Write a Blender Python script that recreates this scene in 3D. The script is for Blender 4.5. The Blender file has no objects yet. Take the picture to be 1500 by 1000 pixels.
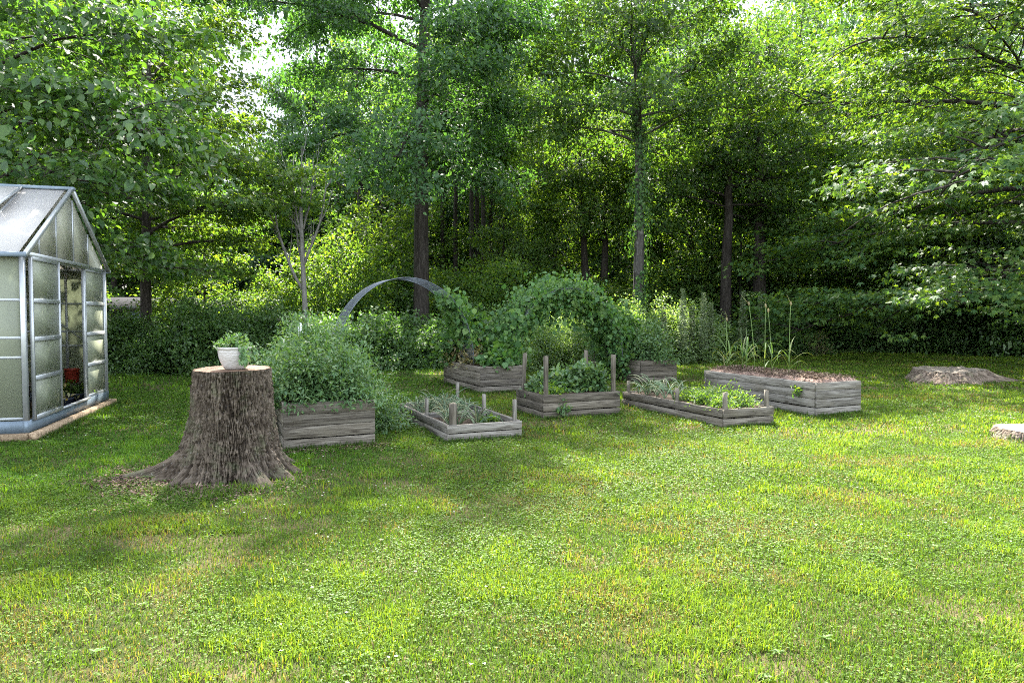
import bpy, math, random
import numpy as np
from mathutils import Vector, Matrix

R = math.radians
scene = bpy.context.scene
COL = scene.collection
CAMH = 1.6
PITCH = math.atan(0.04)

# ------------------------------------------------------------------ helpers
def ray(px, py):
    x = (px - 750) / 1000.0; z = -(py - 500) / 1000.0
    c, s = math.cos(PITCH), math.sin(PITCH)
    return (x, c + z * s, z * c - s)

def ground(px, py):
    d = ray(px, py); t = -CAMH / d[2]
    return (d[0] * t, d[1] * t)

def at_depth(px, py, Y):
    d = ray(px, py); t = Y / d[1]
    return (d[0] * t, Y, CAMH + d[2] * t)

def xat(px, Y):
    return (px - 750) / 1000.0 * Y

def nrm(a):
    return a / np.maximum(np.linalg.norm(a, axis=-1, keepdims=True), 1e-9)

def vnoise(x, y, scale, seed=0):
    x = np.asarray(x) / scale + 1000.3; y = np.asarray(y) / scale + 1000.7
    xi = np.floor(x).astype(np.int64); yi = np.floor(y).astype(np.int64)
    fx = x - xi; fy = y - yi
    fx = fx * fx * (3 - 2 * fx); fy = fy * fy * (3 - 2 * fy)
    def h(a, b):
        n = (a * 374761393 + b * 668265263 + seed * 1274126177) & 0x7fffffff
        n = ((n ^ (n >> 13)) * 1274126177) & 0x7fffffff
        n = n ^ (n >> 16)
        return (n & 0xffff) / 65535.0
    return (h(xi, yi) * (1 - fx) + h(xi + 1, yi) * fx) * (1 - fy) + (h(xi, yi + 1) * (1 - fx) + h(xi + 1, yi + 1) * fx) * fy

class MB:
    """collects geometry, builds ONE mesh object"""
    def __init__(self):
        self.v = []; self.n = 0; self.loops = []; self.sizes = []; self.attr = {}
    def add(self, verts, faces, **attrs):
        verts = np.asarray(verts, dtype=np.float32).reshape(-1, 3)
        for f in faces if isinstance(faces, list) else [faces]:
            f = np.asarray(f)
            if f.ndim == 1: f = f[None]
            self.loops.append((f + self.n).ravel()); self.sizes.append(np.full(len(f), f.shape[1], dtype=np.int32))
        for k, a in attrs.items():
            self.attr.setdefault(k, []).append(np.asarray(a, dtype=np.float32).reshape(len(verts), -1))
        self.v.append(verts); self.n += len(verts)
    def mesh(self, name, mat, smooth=False):
        v = np.concatenate(self.v); lp = np.concatenate(self.loops).astype(np.int32); sz = np.concatenate(self.sizes)
        me = bpy.data.meshes.new(name)
        me.vertices.add(len(v)); me.vertices.foreach_set('co', v.ravel())
        me.loops.add(len(lp)); me.loops.foreach_set('vertex_index', lp)
        st = np.zeros(len(sz), dtype=np.int32); st[1:] = np.cumsum(sz)[:-1]
        me.polygons.add(len(sz)); me.polygons.foreach_set('loop_start', st)
        if smooth: me.polygons.foreach_set('use_smooth', np.ones(len(sz), dtype=bool))
        me.update(calc_edges=True)
        for k, a in self.attr.items():
            a = np.concatenate(a)
            if a.shape[1] == 3:
                at = me.attributes.new(k, 'FLOAT_VECTOR', 'POINT'); at.data.foreach_set('vector', a.ravel())
            elif a.shape[1] == 4:
                at = me.attributes.new(k, 'FLOAT_COLOR', 'POINT'); at.data.foreach_set('color', a.ravel())
            else:
                at = me.attributes.new(k, 'FLOAT', 'POINT'); at.data.foreach_set('value', a.ravel())
        if mat: me.materials.append(mat)
        return me
    def build(self, name, mat, parent=None, smooth=False):
        o = bpy.data.objects.new(name, self.mesh(name, mat, smooth)); COL.objects.link(o)
        if parent: o.parent = parent
        return o
    # --- shapes
    def box(self, lo, hi):
        x0, y0, z0 = lo; x1, y1, z1 = hi
        v = [(x0,y0,z0),(x1,y0,z0),(x1,y1,z0),(x0,y1,z0),(x0,y0,z1),(x1,y0,z1),(x1,y1,z1),(x0,y1,z1)]
        self.add(v, np.array([(0,3,2,1),(4,5,6,7),(0,1,5,4),(1,2,6,5),(2,3,7,6),(3,0,4,7)]))
    def bar(self, p0, p1, w, d, up=(0,0,1), ch=0.15):
        """chamfered bar between two points"""
        p0 = Vector(p0); p1 = Vector(p1); t = (p1 - p0).normalized(); u = Vector(up)
        s = t.cross(u)
        if s.length < 1e-4: s = t.cross(Vector((1,0,0)))
        s.normalize(); u = s.cross(t).normalized()
        c = min(w, d) * ch
        prof = [(-w/2+c,-d/2),(w/2-c,-d/2),(w/2,-d/2+c),(w/2,d/2-c),(w/2-c,d/2),(-w/2+c,d/2),(-w/2,d/2-c),(-w/2,-d/2+c)]
        v = [p + s*a + u*b for p in (p0, p1) for a, b in prof]
        q = np.array([(i, (i+1) % 8, 8 + (i+1) % 8, 8 + i) for i in range(8)])
        self.add([tuple(a) for a in v], [q, np.array([list(range(7,-1,-1))]), np.array([list(range(8,16))])])
    def tube(self, pts, rad, sides=6, cap=True):
        pts = np.asarray(pts, dtype=float); n = len(pts)
        rad = np.broadcast_to(np.asarray(rad, dtype=float), (n,))
        t = np.zeros_like(pts); t[1:-1] = pts[2:] - pts[:-2]; t[0] = pts[1]-pts[0]; t[-1] = pts[-1]-pts[-2]; t = nrm(t)
        ref = np.where(np.abs(t[:, 2:3]) > 0.95, np.array([[1.,0,0]]), np.array([[0.,0,1]]))
        if n > 1 and (np.abs(t[:,2]) > 0.8).any(): ref = np.repeat([[1.,0.1,0]], n, 0)
        a = nrm(np.cross(t, ref)); b = np.cross(t, a)
        th = np.arange(sides) * 2*math.pi/sides
        v = pts[:,None] + rad[:,None,None]*(a[:,None]*np.cos(th)[None,:,None] + b[:,None]*np.sin(th)[None,:,None])
        i = np.arange(n-1)[:,None]*sides; j = np.arange(sides)[None]; k = (j+1) % sides
        q = np.stack([i+j, i+k, i+sides+k, i+sides+j], -1).reshape(-1,4)
        f = [q]
        if cap: f += [np.arange((n-1)*sides, n*sides)[None], np.arange(sides)[::-1][None]]
        self.add(v.reshape(-1,3), f)
    def lathe(self, prof, sides=32, center=(0,0)):
        n = len(prof); th = np.arange(sides)*2*math.pi/sides
        p = np.asarray(prof, dtype=float)
        v = np.stack([center[0]+p[:,0:1]*np.cos(th), center[1]+p[:,0:1]*np.sin(th), np.repeat(p[:,1:2], sides, 1)], -1)
        i = np.arange(n-1)[:,None]*sides; j = np.arange(sides)[None]; k = (j+1) % sides
        q = np.stack([i+j, i+k, i+sides+k, i+sides+j], -1).reshape(-1,4)
        self.add(v.reshape(-1,3), q)

T_QUAD = (np.array([(0,0,0),(.5,.42,.07),(0,1,-.08),(-.5,.42,.07)]), np.array([(0,1,2),(0,2,3)]))
T_LEAF = (np.array([(0,0,0),(.40,.22,.05),(.42,.58,.02),(0,1,-.14),(-.42,.58,.02),(-.40,.22,.05),(0,.5,-.03)]),
          np.array([(0,1,2,6),(6,2,3,3),(0,6,4,5),(6,3,4,4)]))
T_LEAF = (T_LEAF[0], [np.array([(0,1,2,6),(0,6,4,5)]), np.array([(6,2,3),(6,3,4)])])
T_LOBE = (np.array([(0,0,0),(.22,.45,.03),(0,1.0,-.1),(-.22,.45,.03),
                    (.34,.12,.02),(.62,.62,-.06),(.12,.42,.02),
                    (-.34,.12,.02),(-.62,.62,-.06),(-.12,.42,.02)]), [np.array([(0,1,2,3),(0,4,5,6),(0,9,8,7)])])

def put_leaves(mb, P, D, N, L, W, tmpl=T_QUAD, **attrs):
    n = len(P)
    if n == 0: return
    D = nrm(D); S = nrm(np.cross(D, N)); N = np.cross(S, D)
    L = np.broadcast_to(L, (n,))[:,None,None]; W = np.broadcast_to(W, (n,))[:,None,None]
    tv, tf = tmpl; k = len(tv)
    v = P[:,None] + tv[None,:,0:1]*W*S[:,None] + tv[None,:,1:2]*L*D[:,None] + tv[None,:,2:3]*L*N[:,None]
    off = (np.arange(n)*k)[:,None,None]
    fs = [(f[None]+off).reshape(-1, f.shape[1]) for f in (tf if isinstance(tf, list) else [tf])]
    at = {a: np.repeat(np.asarray(b), k, axis=0) for a, b in attrs.items()}
    mb.add(v.reshape(-1,3), fs, **at)

def put_blades(mb, P, H, W, lean_dir, lean, **attrs):
    """grass or strap blades: 5 verts, bent over"""
    n = len(P); c, s = np.cos(lean_dir), np.sin(lean_dir)
    ax = np.stack([-s, c, np.zeros(n)], -1); dr = np.stack([c, s, np.zeros(n)], -1)
    H = H[:,None]; W = W[:,None]; lean = lean[:,None]; up = np.array([[0,0,1.]])
    m = P + up*H*.55*np.sqrt(np.maximum(1-(lean*.5)**2, .1)) + dr*H*lean*.25
    t = m + up*H*.5*(1-lean*.75) + dr*H*lean*.5
    v = np.stack([P-ax*W/2, P+ax*W/2, m+ax*W*.4, m-ax*W*.4, t], 1)
    off = (np.arange(n)*5)[:,None,None]
    f = [(np.array([(0,1,2,3)])[None]+off).reshape(-1,4), (np.array([(3,2,4)])[None]+off).reshape(-1,3)]
    mb.add(v.reshape(-1,3), f, **{a: np.repeat(b, 5, axis=0) for a, b in attrs.items()})

def thing(name, label, cat, loc=(0,0,0), rz=0, group=None):
    o = bpy.data.objects.new(name, None); COL.objects.link(o)
    o.location = loc; o.rotation_euler = (0,0,rz); o.empty_display_size = .2
    o['label'] = label; o['category'] = cat
    if group: o['group'] = group
    return o

def tag(o, label, cat, group=None):
    o['label'] = label; o['category'] = cat
    if group: o['group'] = group
    return o

def dup(root, loc, rz=0, sc=(1,1,1), label=None, group=None, mats=None):
    r = root.copy(); COL.objects.link(r); r.location = loc; r.rotation_euler = (0,0,rz); r.scale = sc
    if label: r['label'] = label
    if group: r['group'] = group
    for ch in list(root.children):
        c = ch.copy(); COL.objects.link(c); c.parent = r
        for g in ch.children:
            d = g.copy(); COL.objects.link(d); d.parent = c
    return r

# ------------------------------------------------------------------ materials
class NT:
    def __init__(self, name):
        self.m = bpy.data.materials.new(name); self.m.use_nodes = True
        self.t = self.m.node_tree; self.t.nodes.clear()
        self.out = self.t.nodes.new('ShaderNodeOutputMaterial')
    def n(self, typ, **kw):
        nd = self.t.nodes.new('ShaderNode' + typ)
        for k, v in kw.items():
            if k.startswith('i_'): 
                nm = k[2:].replace('_', ' ')
                nd.inputs[int(nm) if nm.isdigit() else nm].default_value = v
            else: setattr(nd, k, v)
        return nd
    def l(self, a, b, ao=0, bi=0):
        self.t.links.new(a.outputs[ao], b.inputs[bi])
    def ramp(self, fac_node, stops, fo=0):
        r = self.n('ValToRGB'); e = r.color_ramp.elements
        e[0].position, e[0].color = stops[0][0], (*stops[0][1], 1)
        e[1].position, e[1].color = stops[-1][0], (*stops[-1][1], 1)
        for p, c in stops[1:-1]:
            x = e.new(p); x.color = (*c, 1)
        self.l(fac_node, r, fo, 0); return r

def leaf_mat(name, cols, trans=(1.5,1.45,.5), tr=.45, rough=.42, spec=.4, patch=None):
    b = NT(name)
    g = b.n('NewGeometry')
    stops = [(i/(len(cols)-1), c) for i, c in enumerate(cols)]
    rp = b.ramp(g, stops, 'Random Per Island')
    oi = b.n('ObjectInfo')
    mr = b.n('MapRange', i_From_Min=0, i_From_Max=1, i_To_Min=.82, i_To_Max=1.18); b.l(oi, mr, 'Random', 0)
    hs = b.n('HueSaturation'); b.l(mr, hs, 0, 'Value'); b.l(rp, hs, 0, 'Color')
    tm = b.n('MixRGB', blend_type='MULTIPLY', i_Fac=1.0); tm.inputs['Color2'].default_value = (*trans, 1); b.l(hs, tm, 0, 'Color1')
    p = b.n('BsdfPrincipled'); p.inputs['Roughness'].default_value = rough; p.inputs['Specular IOR Level'].default_value = spec
    b.l(hs, p, 0, 'Base Color')
    t = b.n('BsdfTranslucent'); b.l(tm, t, 0, 'Color')
    mx = b.n('MixShader', i_Fac=tr); b.l(p, mx, 0, 1); b.l(t, mx, 0, 2); b.l(mx, b.out)
    return b.m

def attr_leaf_mat(name, trans=(1.4,1.4,.5), tr=.4, rough=.5, spec=.3):
    b = NT(name); a = b.n('Attribute', attribute_name='tint')
    tm = b.n('MixRGB', blend_type='MULTIPLY', i_Fac=1.0); tm.inputs['Color2'].default_value = (*trans, 1); b.l(a, tm, 'Color', 'Color1')
    p = b.n('BsdfPrincipled'); p.inputs['Roughness'].default_value = rough; p.inputs['Specular IOR Level'].default_value = spec
    b.l(a, p, 'Color', 'Base Color')
    t = b.n('BsdfTranslucent'); b.l(tm, t, 0, 'Color')
    mx = b.n('MixShader', i_Fac=tr); b.l(p, mx, 0, 1); b.l(t, mx, 0, 2); b.l(mx, b.out)
    return b.m

def bark_mat(name, c0, c1, c2, zs=.18, scale=14, bump=.8, lichen=0):
    b = NT(name); tc = b.n('TexCoord'); mp = b.n('Mapping'); mp.inputs['Scale'].default_value = (1,1,zs); b.l(tc, mp, 'Object', 0)
    n1 = b.n('TexNoise', i_Scale=scale, i_Detail=8, i_Roughness=.65); b.l(mp, n1)
    n2 = b.n('TexNoise', i_Scale=scale*.25, i_Detail=5); b.l(tc, n2, 'Object', 0)
    rp = b.ramp(n1, [(.3, c0), (.52, c1), (.72, c2)])
    col = rp
    if lichen:
        lr = b.ramp(n2, [(.56, (0,0,0)), (.68, (lichen,)*3)])
        mx = b.n('MixRGB'); b.l(lr, mx, 0, 0); b.l(rp, mx, 0, 1); mx.inputs[2].default_value = (.30,.29,.26,1); col = mx
    p = b.n('BsdfPrincipled', i_Roughness=.92); p.inputs['Specular IOR Level'].default_value = .15; b.l(col, p, 0, 'Base Color')
    bp = b.n('Bump', i_Strength=bump, i_Distance=.03); b.l(n1, bp, 0, 'Height'); b.l(bp, p, 0, 'Normal')
    b.l(p, b.out); return b.m

def wood_mat(name, cols, stain=(.10,.085,.06), rough=.88):
    """weathered board wood; 'grain' attribute = (along, across, thickness)"""
    b = NT(name); a = b.n('Attribute', attribute_name='grain')
    mp = b.n('Mapping'); mp.inputs['Scale'].default_value = (2.0, 38, 38); b.l(a, mp, 'Vector', 0)
    n1 = b.n('TexNoise', i_Scale=1.0, i_Detail=7, i_Roughness=.62, i_Distortion=1.2); b.l(mp, n1)
    mp2 = b.n('Mapping'); mp2.inputs['Scale'].default_value = (1.2, 4, 4); b.l(a, mp2, 'Vector', 0)
    n2 = b.n('TexNoise', i_Scale=1.3, i_Detail=5, i_Roughness=.6); b.l(mp2, n2)
    mp3 = b.n('Mapping'); mp3.inputs['Scale'].default_value = (1.7, 5.5, 5.5); b.l(a, mp3, 'Vector', 0)
    vo = b.n('TexVoronoi', i_Scale=1.0); b.l(mp3, vo)
    rp = b.ramp(n1, [(.38, tuple(c*.62 for c in cols[0])), (.44, cols[0]), (.52, cols[1]), (.66, cols[2])])
    g = b.n('NewGeometry'); mr = b.n('MapRange', i_To_Min=.68, i_To_Max=1.28); b.l(g, mr, 'Random Per Island', 0)
    hs = b.n('HueSaturation'); b.l(rp, hs, 0, 'Color'); b.l(mr, hs, 0, 'Value')
    st = b.ramp(n2, [(.5, (0,0,0)), (.72, (.7,.7,.7))])
    mx = b.n('MixRGB'); b.l(st, mx, 0, 0); b.l(hs, mx, 0, 1); mx.inputs[2].default_value = (*stain, 1)
    kn = b.ramp(vo, [(.05, (.75,.75,.75)), (.13, (0,0,0))])
    mk = b.n('MixRGB'); b.l(kn, mk, 0, 0); b.l(mx, mk, 0, 1); mk.inputs[2].default_value = (.035,.028,.02,1)
    p = b.n('BsdfPrincipled', i_Roughness=rough); p.inputs['Specular IOR Level'].default_value = .2; b.l(mk, p, 0, 'Base Color')
    bp = b.n('Bump', i_Strength=.3, i_Distance=.004); b.l(n1, bp, 0, 'Height'); b.l(bp, p, 0, 'Normal'); b.l(p, b.out)
    return b.m

def plain_mat(name, col, rough=.6, metal=0, noise=.12, scale=9, spec=.4):
    b = NT(name); tc = b.n('TexCoord'); n = b.n('TexNoise', i_Scale=scale, i_Detail=6, i_Roughness=.65); b.l(tc, n, 'Object', 0)
    rp = b.ramp(n, [(.3, tuple(c*(1-noise) for c in col)), (.7, tuple(min(1,c*(1+noise)) for c in col))])
    p = b.n('BsdfPrincipled', i_Roughness=rough, i_Metallic=metal); p.inputs['Specular IOR Level'].default_value = spec
    b.l(rp, p, 0, 'Base Color'); b.l(p, b.out); return b.m

def soil_mat(name, c0, c1, c2, scale=40):
    b = NT(name); tc = b.n('TexCoord'); n = b.n('TexNoise', i_Scale=scale, i_Detail=8, i_Roughness=.7); b.l(tc, n, 'Object', 0)
    rp = b.ramp(n, [(.35, c0), (.5, c1), (.66, c2)])
    p = b.n('BsdfPrincipled', i_Roughness=.95); p.inputs['Specular IOR Level'].default_value = .1; b.l(rp, p, 0, 'Base Color')
    bp = b.n('Bump', i_Strength=1, i_Distance=.03); b.l(n, bp, 0, 'Height'); b.l(bp, p, 0, 'Normal'); b.l(p, b.out); return b.m

def panel_mat(name, tint, clear, trans, rough=.3):
    """milky twin-wall sheet: part see-through, part scattering"""
    b = NT(name); tc = b.n('TexCoord')
    mp = b.n('Mapping'); mp.inputs['Scale'].default_value = (1,1,.35); b.l(tc, mp, 'Object', 0)
    n = b.n('TexNoise', i_Scale=3.5, i_Detail=6, i_Roughness=.6); b.l(mp, n)
    rp = b.ramp(n, [(.35, tuple(c*.86 for c in tint)), (.65, tint)])
    d = b.n('BsdfPrincipled', i_Roughness=rough); b.l(rp, d, 0, 'Base Color'); d.inputs['Specular IOR Level'].default_value = .5
    t = b.n('BsdfTranslucent'); b.l(rp, t, 0, 'Color')
    m1 = b.n('MixShader', i_Fac=trans); b.l(d, m1, 0, 1); b.l(t, m1, 0, 2)
    tp = b.n('BsdfTransparent'); tp.inputs['Color'].default_value = (.9,.96,.9,1)
    m2 = b.n('MixShader', i_Fac=clear); b.l(m1, m2, 0, 1); b.l(tp, m2, 0, 2); b.l(m2, b.out); return b.m

M = {}
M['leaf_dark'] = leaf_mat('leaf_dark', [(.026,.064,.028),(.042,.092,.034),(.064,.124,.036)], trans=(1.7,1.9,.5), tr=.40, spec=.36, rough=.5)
M['leaf_mid'] = leaf_mat('leaf_mid', [(.030,.074,.022),(.052,.106,.026),(.098,.156,.026)], trans=(1.85,1.85,.5), tr=.46, spec=.34, rough=.52)
M['leaf_maple'] = leaf_mat('leaf_maple', [(.026,.066,.024),(.042,.092,.026),(.078,.132,.026)], trans=(2.3,1.95,.35), tr=.42, spec=.22, rough=.56)
M['leaf_bright'] = leaf_mat('leaf_bright', [(.040,.090,.026),(.064,.122,.030),(.112,.168,.026)], trans=(2.0,1.9,.5), tr=.52, spec=.3, rough=.54)
M['leaf_large'] = leaf_mat('leaf_large', [(.034,.082,.026),(.054,.116,.030),(.085,.152,.030)], trans=(1.8,1.9,.5), tr=.44, spec=.45, rough=.44)
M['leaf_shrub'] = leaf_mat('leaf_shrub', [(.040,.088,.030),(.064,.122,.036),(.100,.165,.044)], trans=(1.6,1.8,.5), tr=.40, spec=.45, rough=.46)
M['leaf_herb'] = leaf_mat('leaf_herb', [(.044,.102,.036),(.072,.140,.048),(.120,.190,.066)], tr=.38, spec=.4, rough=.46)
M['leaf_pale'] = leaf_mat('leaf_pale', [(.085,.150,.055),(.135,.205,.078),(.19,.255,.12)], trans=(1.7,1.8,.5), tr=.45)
M['leaf_vine'] = leaf_mat('leaf_vine', [(.034,.086,.028),(.055,.118,.034),(.095,.160,.040)], trans=(1.7,1.8,.5), tr=.38, spec=.32, rough=.52)
M['leaf_onion'] = leaf_mat('leaf_onion', [(.065,.115,.060),(.095,.150,.075),(.22,.22,.12)], tr=.25, rough=.5)
M['leaf_leek'] = leaf_mat('leaf_leek', [(.07,.14,.04),(.10,.18,.045),(.22,.20,.08)], tr=.35, rough=.5)
M['leaf_wilt'] = leaf_mat('leaf_wilt', [(.10,.13,.04),(.20,.17,.08),(.24,.18,.10)], tr=.35)
M['bark'] = bark_mat('bark', (.012,.010,.008), (.032,.027,.023), (.065,.057,.048))
M['bark_grey'] = bark_mat('bark_grey', (.02,.018,.016), (.05,.046,.041), (.10,.094,.085), lichen=.35)
M['bark_dead'] = bark_mat('bark_dead', (.09,.085,.075), (.16,.152,.138), (.23,.218,.198), bump=.3)
M['stem'] = plain_mat('stem', (.07,.11,.04), .7)
M['twig'] = plain_mat('twig', (.07,.05,.035), .85)
M['wood'] = wood_mat('weathered_wood', [(.072,.061,.047),(.122,.107,.084),(.178,.160,.130)])
M['wood_pale'] = wood_mat('pale_weathered_wood', [(.098,.088,.073),(.158,.145,.123),(.215,.200,.174)])
M['wood_dark'] = wood_mat('dark_weathered_wood', [(.050,.042,.031),(.085,.073,.055),(.126,.111,.086)])
M['wood_tan'] = wood_mat('tan_timber', [(.20,.14,.085),(.30,.22,.14),(.38,.29,.19)], stain=(.14,.10,.06))
M['soil'] = soil_mat('soil', (.018,.013,.009), (.045,.032,.022), (.085,.062,.042))
M['mulch'] = soil_mat('mulch', (.07,.045,.035), (.17,.115,.09), (.28,.20,.16), 22)
M['alu'] = plain_mat('aluminium', (.36,.375,.38), .38, .55, .15, 6)
M['alu_blue'] = plain_mat('galvanised_base', (.13,.165,.195), .5, .3, .18, 5)
M['poly_wall'] = panel_mat('polycarbonate_wall', (.35,.375,.27), .12, .4)
M['poly_roof'] = panel_mat('polycarbonate_roof', (.85,.82,.77), .0, .4)
M['wire'] = plain_mat('galvanised_wire', (.10,.115,.135), .5, .5, .2, 20)

# ------------------------------------------------------------------ plant builders
def rand_dirs(rng, n, up=1.0, jit=.5):
    N = rng.normal(0, jit, (n,3)); N[:,2] += up; return nrm(N)

def tree_parts(seed, H, cb, Rad, tr, nl=26, leaves=30000, ls=.13, lw=.62, low_el=18, hi_el=66, droop=30, clump=26, cs=.25,
               tmpl=T_QUAD, lean=(0,0), fork=False, top_pow=2.5, twig_tubes=False, vj=22, nj=.5, outn=.5, flat=.6, bias=None, subs=1.0):
    rng = np.random.default_rng(seed)
    wood = MB(); foliage = MB()
    n = 12; tt = np.linspace(0,1,n)
    wob = np.cumsum(rng.normal(0, .014*H/4, (n,2)), 0)*tt[:,None]
    tp = np.stack([wob[:,0]+lean[0]*tt, wob[:,1]+lean[1]*tt, -.15+tt*(H*.96)], -1)
    rr = tr*(1-tt)**.75*1.0 + .02; rr[0] *= 1.45
    tp2 = np.insert(tp, 1, tp[0]*.93+tp[1]*.07, 0); rr2 = np.insert(rr, 1, tr*1.08)
    wood.tube(tp2, rr2, 12)
    def trunk_at(z): 
        return np.array([np.interp(z, tp[:,2], tp[:,0]), np.interp(z, tp[:,2], tp[:,1]), z])
    segs = []
    def poly(start, az, el, L, k, dr, wig):
        pts = [np.array(start)]; 
        for i in range(k):
            e = el - dr*(i/k); a = az + rng.normal(0, wig)
            pts.append(pts[-1] + L/k*np.array([math.cos(e)*math.cos(a), math.cos(e)*math.sin(a), math.sin(e)]))
        return np.array(pts)
    for i in range(nl):
        t = (i+.5)/nl + rng.normal(0, .012); t = min(max(t, 0), 1)
        z = cb + (H*.94-cb)*t
        az = i*2.39996 + rng.normal(0,.35)
        prof = (1-t**top_pow)*(.72+.28*min(t*5,1)) + .10
        L = Rad*prof*rng.uniform(.72,1.12)
        if bias is not None:
            L *= 1 + bias[2]*math.cos(az-math.atan2(bias[1],bias[0]))
        el = R(low_el + (hi_el-low_el)*t**1.3 + rng.normal(0,7))
        lp = poly(trunk_at(z), az, el, L, 7, R(droop*rng.uniform(.5,1.3)), .10)
        lr = np.interp(z, tp[:,2], rr)*.42
        lr = min(lr, .02+L*.0085)
        wood.tube(lp, np.linspace(lr, .008, len(lp)), 6, False)
        for a, b2 in zip(lp[3:-1], lp[4:]): segs.append((a, b2, .5))
        ns = int((4 + L*1.7)*subs)
        for s in range(ns):
            f = .2 + .8*(s+.7)/ns
            x = f*(len(lp)-1); q = min(int(x), len(lp)-2); st = lp[q] + (lp[q+1]-lp[q])*(x-q)
            L2 = L*.40*(1.15-f*.75)*rng.uniform(.7,1.25) + .35
            a2 = az + (1 if s % 2 else -1)*R(rng.uniform(28,72)); e2 = el*.4 + R(rng.normal(4,vj))
            sp = poly(st, a2, e2, L2, 4, R(droop*.9), .14)
            wood.tube(sp, np.linspace(max(.006, lr*.32), .004, len(sp)), 4, False)
            for a, b2 in zip(sp[:-1], sp[1:]): segs.append((a, b2, 1))
            for w in range(3 + int(L2*1.4)):
                g = rng.uniform(.25,1); x = g*4; q = min(int(x), 3); s3 = sp[q] + (sp[q+1]-sp[q])*(x-q)
                a3 = a2 + R(rng.choice([-1,1])*rng.uniform(25,75)); e3 = R(rng.normal(2,vj*1.3))
                L3 = .3 + L2*.3*rng.uniform(.6,1.3)
                e = s3 + L3*np.array([math.cos(e3)*math.cos(a3), math.cos(e3)*math.sin(a3), math.sin(e3)-.12])
                if twig_tubes: wood.tube([s3, e], [.006,.003], 3, False)
                segs.append((s3, e, 1.6))
    A = np.array([s[0] for s in segs]); B = np.array([s[1] for s in segs]); wgt = np.array([s[2] for s in segs])
    hm = np.linalg.norm((A+B)[:,:2]/2, axis=1)
    wl = wgt*np.linalg.norm(B-A, axis=1)*np.clip(hm/(Rad*.55), .12, 1.3)**1.2; wl /= wl.sum()
    nc = leaves//clump
    idx = rng.choice(len(segs), nc, p=wl); f = rng.random((nc,1))
    C = A[idx] + (B[idx]-A[idx])*f; BD = nrm(B[idx]-A[idx])
    C = np.repeat(C, clump, 0); BD = np.repeat(BD, clump, 0)
    m = len(C)
    P = C + rng.normal(0, 1, (m,3))*np.array([cs,cs,cs*flat])
    ow = nrm(P*np.array([1,1,0])); N = nrm(rand_dirs(rng, m, 1.0, nj) + ow*outn)
    D = BD*.7 + rng.normal(0,.65,(m,3)); D[:,2] -= .30
    Ls = ls*np.clip(rng.lognormal(-.06,.28,m),.45,1.7)
    put_leaves(foliage, P, D, N, Ls, Ls*lw, tmpl)
    return wood, foliage

def tree(name, label, pos, bark, leaf, group=None, rz=0, cat='tree', crown_name='crown', **kw):
    w, f = tree_parts(**kw)
    t = thing(name, label, cat, (pos[0], pos[1], 0), rz, group)
    w.build('trunk', bark, t, True); f.build(crown_name, leaf, t)
    return t

def bush_parts(seed, rx, ry, h, leaves=5000, ls=.08, lw=.6, clumps=90, cs=.14, stems=14, tmpl=T_QUAD, up=.8, shell=.6, droop=.2, z0=.08, sw=.008):
    rng = np.random.default_rng(seed); wood = MB(); fo = MB()
    d = rng.normal(0,1,(clumps,3)); d[:,2] = np.abs(d[:,2]); d = nrm(d)
    r = (shell + (1-shell)*rng.random((clumps,1))**.6)*rng.uniform(.6,1.3,(clumps,1))
    C = d*r*np.array([rx,ry,h]); C[:,2] = np.maximum(C[:,2]+rng.normal(0,.05,clumps)*h, z0*h)
    for i in range(min(stems, clumps)):
        e = C[i*clumps//stems] if stems else C[i]
        b = np.array([e[0]*.18, e[1]*.18, -.03]); mid = np.array([e[0]*.45, e[1]*.45, e[2]*.62])
        wood.tube([b, mid, e], [sw*1.4, sw, sw*.4], 5, False)
    per = max(1, leaves//clumps)
    CC = np.repeat(C, per, 0); m = len(CC)
    P = CC + rng.normal(0,1,(m,3))*np.array([cs,cs,cs*.7]); P[:,2] = np.maximum(P[:,2], .015)
    out = nrm(np.repeat(C, per, 0)+np.array([0,0,.15]))
    N = nrm(out*.5 + rng.normal(0,.45,(m,3)) + np.array([0,0,up]))
    D = out*.6 + rng.normal(0,.6,(m,3)); D[:,2] -= droop
    L = ls*rng.uniform(.6,1.3,m)
    put_leaves(fo, P, D, N, L, L*lw, tmpl)
    return wood, fo

def bush(name, label, pos, leaf, cat='shrub', group=None, rz=0, part='foliage', stem_mat=None, z=0, **kw):
    w, f = bush_parts(**kw)
    t = thing(name, label, cat, (pos[0], pos[1], z), rz, group)
    w.build('stem', stem_mat or M['twig'], t, True); f.build(part, leaf, t)
    return t

# ------------------------------------------------------------------ world, sun, camera
SUN_AZ, SUN_EL = 4.0, 50.0            # degrees left of the view direction, elevation
world = bpy.data.worlds.new('World'); scene.world = world; world.use_nodes = True
wt = world.node_tree; bg = wt.nodes['Background']
sky = wt.nodes.new('ShaderNodeTexSky'); sky.sky_type = 'NISHITA'; sky.sun_disc = False
sky.sun_elevation = R(SUN_EL); sky.sun_rotation = R(-SUN_AZ); sky.dust_density = 1.0; sky.air_density = 1.0; sky.ozone_density = 1.0
hz = wt.nodes.new('ShaderNodeHueSaturation'); hz.inputs['Saturation'].default_value = .45   # thin high haze: a whiter sky
wt.links.new(sky.outputs[0], hz.inputs['Color']); wt.links.new(hz.outputs[0], bg.inputs[0]); bg.inputs[1].default_value = .15
S = Vector((-math.sin(R(SUN_AZ))*math.cos(R(SUN_EL)), math.cos(R(SUN_AZ))*math.cos(R(SUN_EL)), math.sin(R(SUN_EL))))
sl = bpy.data.lights.new('sun', 'SUN'); sl.energy = 5.0; sl.angle = R(.53); sl.color = (1,.95,.86)
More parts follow.
